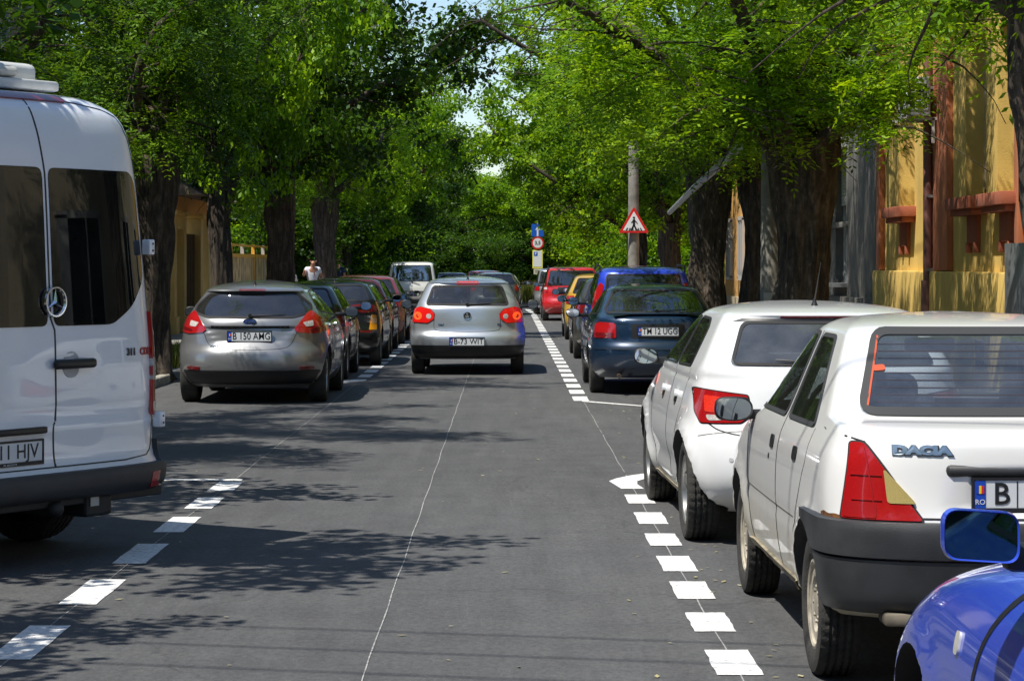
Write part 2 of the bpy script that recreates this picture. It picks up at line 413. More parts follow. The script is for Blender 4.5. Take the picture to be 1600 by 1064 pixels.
        return from_bm(name, bm, m, s.root, smooth=True, ang=50)
    def wheels(s, style='alloy', near=False, inset=.01, n=5, rimmat=None, rr=None):
        rimmat = rimmat or RIMM
        for ya in s.axles:
            for sg in (-1, 1):
                r, tw = s.wr, s.tw; rr_ = rr or r*.66; cx = sg*(s.W/2-inset-tw/2)*float(s.bowf(ya))
                h = tw/2
                prof = [(rr_, -h*.8), (rr_+.02, -h*.95), (r*.86, -h), (r*.95, -h*.93), (r*.985, -h*.78)]
                gro = [-.5, -.17, .17, .5] if near else []
                for g in gro: prof += [(r, h*(g-.08)), (r-.009, h*(g-.05)), (r-.009, h*(g+.05)), (r, h*(g+.08))]
                if not gro: prof += [(r, -h*.6), (r, h*.6)]
                prof += [(r*.985, h*.78), (r*.95, h*.93), (r*.86, h), (rr_+.02, h*.95), (rr_, h*.8)]
                seg = 120 if near else 40
                def mod(i, j):
                    if not near: return 0
                    rj = prof[j][0]
                    return -.006 if rj > r*.95 and (i+(1 if prof[j][1] > 0 else 0)) % 3 == 0 else 0
                V, F = lathe_vf(prof, seg, (0, 0, 0), 0, 'x', mod)
                # wheel = rim, spokes and hub in one
                v2 = []; f2 = []
                def add(V_, F_):
                    b = len(v2); v2.extend(V_); f2.extend([tuple(i+b for i in q) for q in F_])
                add(*lathe_vf([(rr_-.0, sg*h*.82), (rr_-.012, sg*h*.86), (rr_-.022, sg*h*.8), (rr_-.03, sg*h*.2), (rr_-.03, -sg*h*.6)], 32))
                if style == 'alloy':
                    add(*lathe_vf([(.001, sg*h*.66), (.035, sg*h*.66), (.05, sg*h*.55), (.055, sg*h*.2)], 20))
                    for k in range(n):
                        a = 2*math.pi*k/n+.3; ca, sa = math.cos(a), math.sin(a)
                        q = []
                        for (rad, wd, x) in ((.03, .032, sg*h*.62), (rr_*.55, .022, sg*h*.58), (rr_-.015, .034, sg*h*.74)):
                            for e in (-1, 1):
                                q.append((x, rad*ca-e*wd*sa, rad*sa+e*wd*ca))
                            for e in (-1, 1):
                                q.append((x-sg*.03, rad*ca-e*wd*sa, rad*sa+e*wd*ca))
                        add(q, [(0, 1, 5, 4), (4, 5, 9, 8), (0, 4, 6, 2), (1, 3, 7, 5), (4, 8, 10, 6), (5, 7, 11, 9), (2, 6, 7, 3), (6, 10, 11, 7)])
                else:
                    add(*lathe_vf([(.001, sg*h*.75), (.04, sg*h*.75), (.055, sg*h*.66), (rr_*.55, sg*h*.6), (rr_*.62, sg*h*.74), (rr_*.85, sg*h*.70), (rr_-.015, sg*h*.8)], 32))
                    for k in range(8):
                        a = 2*math.pi*k/8; add(*lathe_vf([(.001, sg*(h*.62+.012)), (.008, sg*(h*.62+.012)), (.010, sg*h*.6)], 8, (0, rr_*.38*math.cos(a), rr_*.38*math.sin(a))))
                w = from_py('wheel', v2, f2, rimmat, s.root, True); w.location = (cx, ya, r-getattr(s, 'zoff', 0))
                t = from_py('tyre', V, F, TYRE, w, True, 30)
                if style == 'alloy':
                    bv, bf = lathe_vf([(.001, sg*h*.1), (rr_-.028, sg*h*.1)], 24); from_py('brake_disc', bv, bf, mat('brake', (.06, .055, .05), .6), w)
    def plate(s, txt, x, z, w=.52, h=.11, tilt=0, ax='rear', off=.006, blue=True, frame=True, foot=None, size=None):
        loc, n = s.hit(x, z, 'rear'); y = loc.y-off
        bm = bmesh.new(); bx(bm, (x, y-.004, z), (w, .008, h), .003)
        p = from_bm('licence_plate', bm, PLW, s.root)
        if frame:
            bm = bmesh.new(); t = .010
            for c, q in (((x, y-.005, z+h/2+t/2), (w+2*t, .014, t)), ((x, y-.005, z-h/2-t), (w+2*t, .014, 2*t)), ((x-w/2-t/2, y-.005, z), (t, .014, h)), ((x+w/2+t/2, y-.005, z), (t, .014, h))): bx(bm, c, q)
            from_bm('plate_frame', bm, PLK, p)
        if blue:
            box('euro_band', (x-w/2+.022, y-.0095, z), (.042, .002, h-.004), PLB, p)
            me = text_mesh('RO', .028); me.transform(Matrix.Translation((x-w/2+.022, y-.0115, z-.03))); mesh_obj('country_code', me, PLW, p)
            bm = bmesh.new()
            for k, c_ in enumerate(((.01, .05, .4), (.8, .6, .02), (.6, .02, .02))):
                box('flag', (x-w/2+.012+k*.010, y-.0115, z+.018), (.0095, .002, .03), mat('flag%d' % k, c_, .5), p)
            bm.free()
        if txt:
            me = text_mesh(txt, size or h*1.02, bold=.0004); wd = max(v.co.x for v in me.vertices)-min(v.co.x for v in me.vertices); kx = min(1, (w-.075)/wd); me.transform(Matrix.Diagonal((kx, 1, 1, 1))); me.transform(Matrix.Translation((x+(.022 if blue else 0), y-.0095, z))); mesh_obj('plate_characters', me, PLK, p)
        if foot:
            me = text_mesh(foot, .014); me.transform(Matrix.Translation((x, y-.0135, z-h/2-.010))); mesh_obj('dealer_line', me, PLW, p)
        return p
    def badge(s, name, txt, x, z, size, m, sx=1, bold=.002, ext=.003, parent=None):
        loc, n = s.hit(x, z, 'rear'); me = text_mesh(txt, size, ext, bold, sx)
        for v in me.vertices:
            h_, n_ = s.hit(x+v.co.x, z+v.co.z, 'rear'); v.co = (x+v.co.x, h_.y+v.co.y-.004, z+v.co.z)
        return mesh_obj(name, me, m, parent or s.root)
    def mirror(s, sg, y, z, w=.18, h=.13, m=BLK, xoff=0, x0=None, gm=MIRR):
        xb = s.W/2-.10 if x0 is None else x0; cx = sg*(xb+.12+w/2)
        bm = bmesh.new(); bx(bm, (cx, y+.035, z), (w, .11, h), .045, seg=4)
        for v in bm.verts:                              # taper forward
            k = max(0, v.co.y-y)/.09; v.co.z = z+(v.co.z-z)*(1-.35*k); v.co.x = cx+(v.co.x-cx)*(1-.2*k)
        o = from_bm('door_mirror', bm, m, s.root, True, 50)
        bm = bmesh.new(); bx(bm, (sg*(xb+.07), y+.05, z-h*.25), (.16, .05, .05), .015); from_bm('mirror_arm', bm, BLK, o, True)
        p = chaik([(cx-w*.45, z-h*.42), (cx+w*.45, z-h*.42), (cx+w*.45, z+h*.42), (cx-w*.45, z+h*.42)], 3, True)
        r = chaik([(cx-w*.5, z-h*.48), (cx+w*.5, z-h*.48), (cx+w*.5, z+h*.48), (cx-w*.5, z+h*.48)], 3, True)
        n = len(p); yy = y-.022
        V = [(a, yy, b) for a, b in p]; from_py('mirror_glass', V, [tuple(range(n))], gm, o)
        V = [(a, yy-.003, b) for a, b in p]+[(a, yy+.006, b) for a, b in r]
        from_py('mirror_rim', V, [(i, (i+1) % n, n+(i+1) % n, n+i) for i in range(n)], m, o, True)
        return o
    def seats(s, rows=((1.7, 'f'), (.95, 'r')), zb=.55, m=None, top=.62, wheel=True):
        m = m or SEAT
        for y, k in rows:
            for sx in (-1, 1):
                bm = bmesh.new(); x = sx*.36
                bx(bm, (x, y+.28, zb-.05), (.48, .5, .16), .05)
                bx(bm, (x, y, zb+top*.5-.05), (.46, .13, top), .06, Matrix.Rotation(R_(-12), 3, 'X') if False else None, 3)
                bx(bm, (x, y+.0, zb+top+.07), (.26, .09, .17), .04, None, 3)
                from_bm('seat', bm, m, s.root, True)
        if wheel:
            v, f = [], []
            for i in range(24):
                a = 2*math.pi*i/24; v.append((-.36+.18*math.cos(a), rows[0][0]+.75-.05*math.sin(a), zb+.38+.17*math.sin(a)))
            V, F = tube_vf(v+[v[0]], .014, 6); from_py('steering_wheel', V, F, BLK, s.root, True)
    def antenna(s, x, y, ln=.28, lean=-.5, sg=-1):
        loc, n = s.hit(x, y, 'top')
        V, F = lathe_vf([(.001, .05), (.008, .05), (.012, .03), (.024, 0), (.001, 0)], 12, (loc.x, loc.y, loc.z-.004), 0, 'z')
        v2, f2 = tube_vf([(loc.x, loc.y, loc.z+.03), (loc.x+.02, loc.y+lean*ln, loc.z+.03+ln)], [.005, .002], 6, len(V)); from_py('antenna', V+v2, F+f2, BLK, s.root, True)
    def wiper(s, x0, x1, z0, z1, off=.02):
        pts = []
        for i in range(9):
            t = i/8; loc, n = s.hit(x0+(x1-x0)*t, z0+(z1-z0)*t, 'rear'); pts.append(loc+n*off)
        V, F = tube_vf(pts, [.014]+[.008]*7+[.005], 6); v2, f2 = lathe_vf([(.001, -.012), (.022, -.012), (.026, .012)], 14, tuple(pts[0]), len(V), 'y'); from_py('wiper', V+v2, F+f2, BLK, s.root, True)
    def place(s, x, y, yaw=0, label='', cat='car', group=None, z=0):
        s.root.location = (x, y, z); s.root.rotation_euler = (0, 0, yaw); tag(s.root, label, cat, group); return s
def mir(p): return [(-a, b) for a, b in p][::-1]
def scalep(p, k):
    c = np.mean(np.array(p), 0); return [tuple(c+(np.array(q)-c)*k) for q in p]
def offp(p, d):
    """grow a polygon by d metres"""
    P = [Vector(q) for q in p]; n = len(P); out = []; ar = sum(P[i].x*P[(i+1) % n].y-P[(i+1) % n].x*P[i].y for i in range(n)); sg = 1 if ar > 0 else -1
    for i in range(n):
        a = (P[i]-P[i-1]).normalized(); b = (P[(i+1) % n]-P[i]).normalized()
        na = Vector((a.y, -a.x)); nb = Vector((b.y, -b.x)); m = (na+nb).normalized(); k = max(.35, m.dot(na)); out.append(tuple(P[i]+m*(sg*d/k)))
    return out
def windows(c, rw, sws, fw, gr=GL, gs=GL, seal=.02, sealm=RUB, rwoff=.003, yr_rng=(-.3, 1.0)):
    """returns hole list; glass made later by finish_windows"""
    c._w = (rw, sws, fw, gr, gs, seal, sealm, rwoff)
    ymid = yr_rng[1]
    h = []
    if rw: h.append(dict(ax='y', polys=[rw], rng=yr_rng))
    if sws: h.append(dict(ax='x', polys=sws, rng=(-1.6, 1.6)))
    if fw: h.append(dict(ax='y', polys=[fw], rng=(c.L*.5, c.L+.2)))
    return h
def finish_windows(c, sidef=('left', 'right')):
    rw, sws, fw, gr, gs, seal, sealm, ro = c._w
    if rw:
        g = c.patch('rear_window', offp(rw, .012), gr, 'rear', ro, .004)
        if seal: c.strip('window_seal', rw, seal, sealm, 'rear', ro+.004, True, 2, parent=g)
    for ax in sidef:
        for p in sws or []:
            g = c.patch('side_window', offp(p, .010), gs, ax, .003, .004)
            if seal: c.strip('window_seal', p, seal*.62, sealm, ax, .006, True, 2, parent=g)
    if fw:
        c.patch('windscreen', offp(fw, .015), GLC, 'front', .003, .004)
# ================================================================== the vehicles, nearest first
def sidegaps(c, ys, z0, z1, m=BLK, w=.008, lean=0, sides=('left', 'right'), sill=None):
    for ax in sides:
        for y in ys: c.strip('door_gap', [(y+lean, z0), (y, z0+.25), (y, z1)], w, m, ax, .0015)
        if sill: c.strip('sill_gap', [(sill[0], sill[2]), (sill[1], sill[2])], w, m, ax, .0015)
def handles(c, ys, z, m, sides=('left', 'right'), w=.15, h=.03, cup=True):
    for ax in sides:
        for y in ys:
            if cup: c.patch('handle_recess', [(y-w*.42, z-h*1.3), (y+w*.42, z-h*1.3), (y+w*.42, z+h*.6), (y-w*.42, z+h*.6)], mat('handle recess', (.06, .06, .065), .5), ax, .002, .002, it=2)
            c.patch('door_handle', [(y-w*.5, z-h*.5), (y+w*.5, z-h*.5), (y+w*.5, z+h*.5), (y-w*.5, z+h*.5)], m, ax, .022, .02, it=2)
def headlights(c, x0, x1, z0, z1):
    for sg in (1, -1):
        p = [(x0, z0), (x1, z0), (x1, z1), (x0+.04, z1)]
        c.patch('headlight', p if sg > 0 else mir(p), LCLR, 'front', .004, .003)
    c.patch('grille', [(-x0*.8, z0-.02), (x0*.8, z0-.02), (x0*.8, z1-.03), (-x0*.8, z1-.03)], BLK, 'front', .003)
def lamps(c, p, m=LRED, inner=None, ax='rear', off=.008, both=True, seal=None):
    for sg in ((-1, 1) if both else (-1,)):
        q = p if sg > 0 else mir(p)
        l = c.patch('tail_light', q, m, ax, off, .008, it=1, res=.03)
        if seal: c.strip('lamp_gap', offp(q, .003), .008, seal, ax, .003, True, 1, parent=l)
        for (pp, mm) in inner or []:
            c.patch('lamp_lens', pp if sg > 0 else mir(pp), mm, ax, off+.003, .002, it=1, res=.02, parent=l)
WHITE = paint('white paint dusty', (.80, .80, .79), dirt=(.44, .38, .25), dirt_a=.8, zd=.70)
WHITE2 = paint('white paint', (.84, .85, .86), dirt=(.40, .34, .22), dirt_a=.3, zd=.45)
# ---- white three box saloon, nearest parked car on the right
def saloon():
    c = Car('parked_car',
        R=[(.16, .30), (.05, .34), (.02, .45), (.01, .66), (.03, .70), (.045, .80), (.055, .95), (.07, 1.015), (.14, 1.045), (.42, 1.06), (.48, 1.075), (.97, 1.385), (1.08, 1.425), (1.5, 1.455), (2.05, 1.462)],
        F=[(3.90, .24), (4.0, .32), (4.03, .5), (4.02, .66), (3.92, .74), (3.4, .90), (3.05, .97), (2.98, .99), (2.42, 1.36), (2.25, 1.425), (2.0, 1.456), (1.95, 1.462)],
        Wd=[(.72, .24), (.79, .32), (.82, .5), (.825, .74), (.81, .90), (.775, .985), (.755, 1.02), (.605, 1.36), (.57, 1.41), (.48, 1.442), (.25, 1.458), (.06, 1.462)],
        ar=[(.42, .3), (.42, 1.0), (.30, 1.08), (.16, 1.40), (.35, 1.46)], nr=[(2.7, .3), (2.7, 1.0), (2.9, 1.4), (2.4, 1.46)], af=.6, bow=.05, belt=1.0)
    def disp(V):
        a = np.abs(V[:, 0]); rear = V[:, 1] < .13
        k = np.clip((V[:, 2]-.715)/.02, 0, 1)*np.clip((.90-V[:, 2])/.03, 0, 1)*np.clip((.33-(V[:, 2]-.7)*.25-a)/.03, 0, 1)*rear   # plate recess
        V[:, 1] += k*.03
        z = V[:, 2]; k = np.exp(-((z-.60)/.012)**2)*(V[:, 1] > .3)*(a > .6); V[:, 0] -= np.sign(V[:, 0])*k*.006
        return V
    c.disp = disp
    rw = [(-.605, 1.085), (.605, 1.085), (.475, 1.395), (-.475, 1.395)]
    s1 = [(.88, 1.01), (1.60, 1.005), (1.66, 1.365), (1.30, 1.365)]
    s2 = [(1.70, 1.005), (2.75, 1.0), (2.36, 1.33), (2.28, 1.365), (1.76, 1.37)]
    fw = [(-.68, 1.01), (.68, 1.01), (.55, 1.36), (-.55, 1.36)]
    glr = glass('dusty clear rear glass', (.66, .70, .72), .09, .24, (.30, .34, .40))
    h = windows(c, rw, [s1, s2], fw, gr=glr, seal=.030, sealm=mat('grey window rubber', (.035, .036, .036), .7), yr_rng=(-.3, 1.2))
    c.body(WHITE, (.72, 3.18), .29, .175, (.64, .62, 2.95, 1.415), h, flare=.022); finish_windows(c)
    # bumper
    arch = lambda z: .72-math.sqrt(max(.0, .345**2-(max(z, .36)-.30)**2))+(.10*(.42-z)/.1*0)
    c.band('rear_bumper', .33, .545, arch, .026, DGREY); c.band('bumper_upper', .555, .69, arch, .034, DGREY)
    # triangular lamps with a pale lens
    lamp = [(.742, .695), (.455, .695), (.655, .985), (.70, .985)]
    lamps(c, lamp, LRED, [([(.580, .760), (.482, .760), (.482, .768), (.585, .885), (.592, .885)], mat('yellowed lens', (.42, .33, .12), .25, coat=1, noise_s=400, noise_a=.2, detail=2)), ([(.735, .70), (.62, .70), (.62, .76), (.728, .76)], mat('deep red lens', (.33, .01, .012), .2, coat=1))], seal=RUB)
    for sg in (-1, 1):
        c.strip('lamp_rib', [(sg*.625, .70), (sg*.632, .80), (sg*.655, .965)], .004, mat('deep red lens', (.33, .01, .012), .2), 'rear', .0125)
        for zz in (.77, .865): c.strip('lamp_rib', [(sg*.705, zz), (sg*.60, zz)], .004, mat('deep red lens', (.33, .01, .012), .2), 'rear', .0125)
        c.strip('boot_gap', [(sg*.455, .70), (sg*.655, .99), (sg*.745, 1.015)], .007, BLK, 'rear', .0015)
    c.strip('boot_gap', [(-.455, .705), (.455, .705)], .008, BLK, 'rear', .0015)
    # grip bar over the plate
    y = c.hit(0, .88, 'rear')[0].y
    bm = bmesh.new(); bx(bm, (0, y-.03, .888), (.74, .05, .05), .022, seg=3)
    for v in bm.verts: v.co.y += .05*(abs(v.co.x)/.37)**4
    from_bm('grip_bar', bm, DGREY, c.root, True, 50)
    c.plate('B 60', 0, .80, .52, .11, size=.115)
    for o in [o for o in c.root.children if o.name.startswith('licence_plate')]:
        for ch in list(o.children):
            if ch.name.startswith('plate_characters'): bpy.data.objects.remove(ch)
        me = text_mesh('B', .118, bold=.0012); y = c.hit(0, .8, 'rear')[0].y-.0155
        me.transform(Matrix.Translation((-.155, y, .798))); mesh_obj('plate_characters', me, PLK, o)
        me = text_mesh('6', .118, bold=.001); me.transform(Matrix.Translation((-.03, y, .798))); mesh_obj('plate_characters', me, PLK, o)
        box('plate_divider', (-.095, y+.0005, .80), (.004, .002, .10), PLK, o)
    silver = mat('badge silver blue', (.28, .36, .45), .3, metal=.8)
    b = c.badge('badge', 'DACIA', -.455, .965, .045, silver, sx=1.55, bold=.0035); b2 = c.badge('badge_edge', 'DACIA', -.453, .963, .045, BLK, sx=1.56, bold=.005, ext=.002, parent=b)
    # side details
    for ax in ('left', 'right'):
        c.strip('door_gap', [(.88, .62), (1.06, .80), (1.04, 1.0)], .007, BLK, ax, .0015) if False else None
        c.strip('door_gap', [(1.64, .34), (1.645, .62), (1.65, 1.0), (1.71, 1.38)], .010, BLK, ax, .0015)
        c.strip('door_gap', [(2.72, .34), (2.74, .6), (2.80, 1.0)], .012, BLK, ax, .0015)
        c.strip('door_gap', [(1.12, .34), (1.10, .56), (.95, .72), (.84, .86), (.84, 1.0)], .006, BLK, ax, .001)
        c.strip('side_crease', [(1.12, .605), (2.72, .605)], .006, mat('crease dark', (.12, .11, .09), .7), ax, .001)
        c.strip('gutter', [(.95, 1.405), (1.6, 1.41), (2.2, 1.40)], .010, BLK, ax, .001) if False else None
        for y in (1.12, 1.84):
            c.patch('door_handle', [(y-.055, .845), (y+.055, .845), (y+.055, .905), (y-.055, .905)], BLK, ax, .006, .005, it=2)
        c.patch('key_lock', [(1.90, .79), (1.925, .79), (1.925, .815), (1.90, .815)], BLK, ax, .004, .003, it=2)
        rust = mat('rust', (.16, .06, .015), .95, noise_s=40, noise_a=.6)
        c.patch('rust_patch', [(.13, .69), (.40, .69), (.40, .702), (.36, .712), (.31, .703), (.27, .708), (.22, .700), (.17, .706), (.14, .70)], rust, ax, .0015, .001, res=.015, it=1)
    # sill with grime
    for ax in ('left', 'right'): c.strip('sill', [(1.10, .30), (2.80, .30)], .07, mat('grimy sill', (.30, .26, .18), .8, noise_s=8, noise_a=.5), ax, .012)
    c.mirror(-1, 2.62, .975, .19, .125, m=BLK, x0=.69); c.mirror(1, 2.62, .975, .20, .125, m=BLK, x0=.75)
    c.wheels('steel', near=True, inset=.015, rimmat=RIMD, rr=.185)
    # cabin: rear bench with head rests, front seats, mirror, stickers
    blue = mat('blue seat cloth', (.035, .045, .075), .95, noise_s=80, noise_a=.4)
    c.seats(((1.85, 'f'), (.98, 'r')), zb=.58, m=blue, top=.40)
    bm = bmesh.new(); bx(bm, (-.43, .98, 1.12), (.25, .12, .21), .06, seg=4); from_bm('headrest', bm, blue, c.root, True)
    bm = bmesh.new(); bx(bm, (.38, .98, 1.12), (.25, .12, .21), .06, seg=4); from_bm('headrest', bm, blue, c.root, True)
    box('parcel_shelf', (0, .78, 1.035), (1.25, .62, .02), mat('shelf', (.05, .05, .055), .9, noise_s=30), c.root)
    bm = bmesh.new(); bx(bm, (0, 2.32, 1.30), (.24, .03, .065), .02, seg=3); from_bm('rear_view_mirror', bm, BLK, c.root, True)
    org = mat('orange seal', (.48, .07, .02), .6)
    c.strip('orange_tape', [(-.578, 1.105), (-.472, 1.375)], .007, org, 'rear', .007); c.patch('orange_tape', [(-.525, 1.235), (-.475, 1.24), (-.475, 1.262), (-.52, 1.258)], org, 'rear', .007, .001)
    wire = mat('heater wire', (.07, .04, .04), .6)
    for i in range(9):
        z = 1.12+i*.028; t = (z-1.085)/.31; c.strip('heater_wire', [(-.56+.1*t, z), (.56-.1*t, z)], .0009, wire, 'rear', .0045, res=.08)
    c.patch('brake_lamp_high', [(-.14, 1.335), (.14, 1.335), (.12, 1.375), (-.12, 1.375)], mat('high lamp', (.3, .02, .04), .3), 'rear', .005, .002, it=2) if False else box('high_brake_light', (.0+.28, 1.02, 1.34), (.26, .03, .045), mat('high lamp', (.3, .02, .04), .3), c.root, .015)
    tube('exhaust', [(-.33, .55, .29), (-.33, .10, .285), (-.33, .06, .28)], [.03, .03, .033], mat('rusty pipe', (.05, .035, .025), .8), c.root, 14)
    v, f = lathe_vf([(.033, .055), (.026, .055), (.026, .12)], 14, (-.33, 0, .28), 0, 'y'); from_py('exhaust_mouth', v, f, BLK, c.root)
    box('rear_valance', (0, .16, .315), (1.2, .16, .05), mat('grimy metal', (.14, .12, .09), .8, noise_s=8, noise_a=.5), c.root, .015)
    headlights(c, .40, .74, .60, .74)
    return c.place(2.055, 9.13, .014, 'dusty white saloon with red triangular tail lights and a grey plastic bumper', 'car', 'cars parked on the right side')
# ---- white hatchback
def audi():
    c = Car('parked_car',
        R=[(.22, .20), (.10, .26), (.02, .36), (0, .5), (.02, .66), (.06, .74), (.07, .93), (.09, 1.03), (.13, 1.07), (.50, 1.345), (.44, 1.365), (.50, 1.385), (.9, 1.425), (1.7, 1.445)],
        F=[(3.85, .2), (3.93, .3), (3.95, .5), (3.93, .66), (3.8, .76), (3.2, .95), (3.0, 1.0), (2.35, 1.33), (2.1, 1.40), (1.8, 1.435), (1.75, 1.445)],
        Wd=[(.76, .2), (.84, .3), (.87, .5), (.87, .66), (.85, .80), (.815, .93), (.79, 1.04), (.775, 1.07), (.63, 1.33), (.585, 1.39), (.48, 1.42), (.25, 1.44), (.06, 1.445)],
        ar=[(.62, .2), (.62, .7), (.55, 1.0), (.38, 1.1), (.30, 1.34), (.4, 1.44)], nr=[(2.5, .2), (2.5, 1.0), (2.8, 1.3), (2.4, 1.44)], bow=.045, belt=1.02)
    def disp(V):
        a = np.abs(V[:, 0]); z = V[:, 2]; side = (V[:, 1] > .5)*(V[:, 1] < 3.4)
        k = np.clip((z-.955)/.02, 0, 1)*np.clip((1.0-z)/.03, 0, 1); V[:, 0] -= np.sign(V[:, 0])*k*.010*side
        k = np.exp(-((z-.42)/.08)**2)*side*(V[:, 1] > .95)*(V[:, 1] < 2.8)*(a > .6); V[:, 0] -= np.sign(V[:, 0])*k*.020
        return V
    c.disp = disp
    rw = [(-.60, 1.085), (.60, 1.085), (.50, 1.325), (-.50, 1.325)]
    s1 = [(.88, 1.055), (1.55, 1.045), (1.58, 1.34), (1.15, 1.335), (1.0, 1.28)]
    s2 = [(1.60, 1.045), (2.75, 1.03), (2.30, 1.28), (2.15, 1.335), (1.63, 1.34)]
    fw = [(-.70, 1.05), (.70, 1.05), (.57, 1.32), (-.57, 1.32)]
    h = windows(c, rw, [s1, s2], fw, gr=glass('dusty rear glass', (.40, .42, .43), .10, .34, (.30, .32, .34)), seal=.016, yr_rng=(-.3, .9))
    c.body(WHITE2, (.70, 3.17), .305, .205, (.66, .3, 2.95, 1.39), h, flare=.026); finish_windows(c)
    # window surrounds and the dark slot under the roof spoiler
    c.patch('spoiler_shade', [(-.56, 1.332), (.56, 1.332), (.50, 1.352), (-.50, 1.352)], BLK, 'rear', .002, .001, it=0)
    c.patch('high_brake_light', [(-.28, 1.353), (.28, 1.353), (.28, 1.366), (-.28, 1.366)], LDRED, 'rear', .004, .002, it=0)
    lamp = [(.795, .935), (.52, .905), (.50, .79), (.56, .745), (.775, .735), (.800, .80)]
    lamps(c, lamp, LRED, [([(.75, .90), (.60, .885), (.60, .80), (.75, .80)], mat('bright lens', (.8, .04, .02), .15, coat=1, noise_s=70)), ([(.745, .785), (.66, .785), (.66, .755), (.735, .750)], LCLR)], seal=BLK)
    for sg in (-1, 1): c.strip('tailgate_gap', [(sg*.0, .655), (sg*.5, .66), (sg*.68, .69), (sg*.74, .735)], .007, BLK, 'rear', .0015, it=2)
    for ax in ('left', 'right'):
        c.strip('door_gap', [(1.58, .32), (1.585, .8), (1.59, 1.04)], .007, BLK, ax, .0015)
        c.strip('door_gap', [(2.62, .32), (2.66, .8), (2.72, 1.03)], .010, BLK, ax, .0015)
        c.strip('door_gap', [(1.10, .32), (1.09, .62), (.92, .80), (.86, 1.04)], .005, BLK, ax, .001)
        c.strip('bumper_gap', [(.12, .70), (.36, .655)], .005, mat('crease dark', (.12, .11, .09), .7), ax, .001)
        c.strip('sill', [(1.1, .235), (2.75, .235)], .06, mat('grimy sill', (.30, .26, .18), .8), ax, .010)
        for y in (1.25, 2.0):
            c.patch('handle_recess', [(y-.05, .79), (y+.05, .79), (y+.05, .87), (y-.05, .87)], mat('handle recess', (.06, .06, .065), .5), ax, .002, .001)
            c.patch('door_handle', [(y-.085, .845), (y+.085, .845), (y+.085, .885), (y-.085, .885)], WHITE2, ax, .028, .02)
        c.strip('side_indicator', [(3.1, .80), (3.2, .80)], .03, LAMB, ax, .004)
    c.mirror(-1, 2.65, 1.045, .17, .12, m=BLK, x0=.70); c.mirror(1, 2.65, 1.055, .17, .12, m=BLK, x0=.80)
    c.wheels('alloy', near=True, inset=.008, n=5, rr=.215); c.seats(((1.9, 'f'), (1.0, 'r')), zb=.60, top=.56)
    box('parcel_shelf', (0, .60, 1.045), (1.2, .66, .02), mat('shelf', (.05, .05, .055), .9), c.root)
    c.antenna(0.0, .95, .24); c.wiper(.05, -.35, 1.07, 1.10)
    for x in (-.62, -.40): c.patch('parking_sensor', [(x-.012, .515), (x+.012, .515), (x+.012, .54), (x-.012, .54)], mat('sensor', (.5, .5, .5), .5), 'rear', .003, .002, it=2)
    headlights(c, .42, .78, .62, .76)
    return c.place(1.955, 14.02, .030, 'clean white hatchback with a roof aerial, parked just ahead of the dusty white saloon', 'car', 'cars parked on the right side')
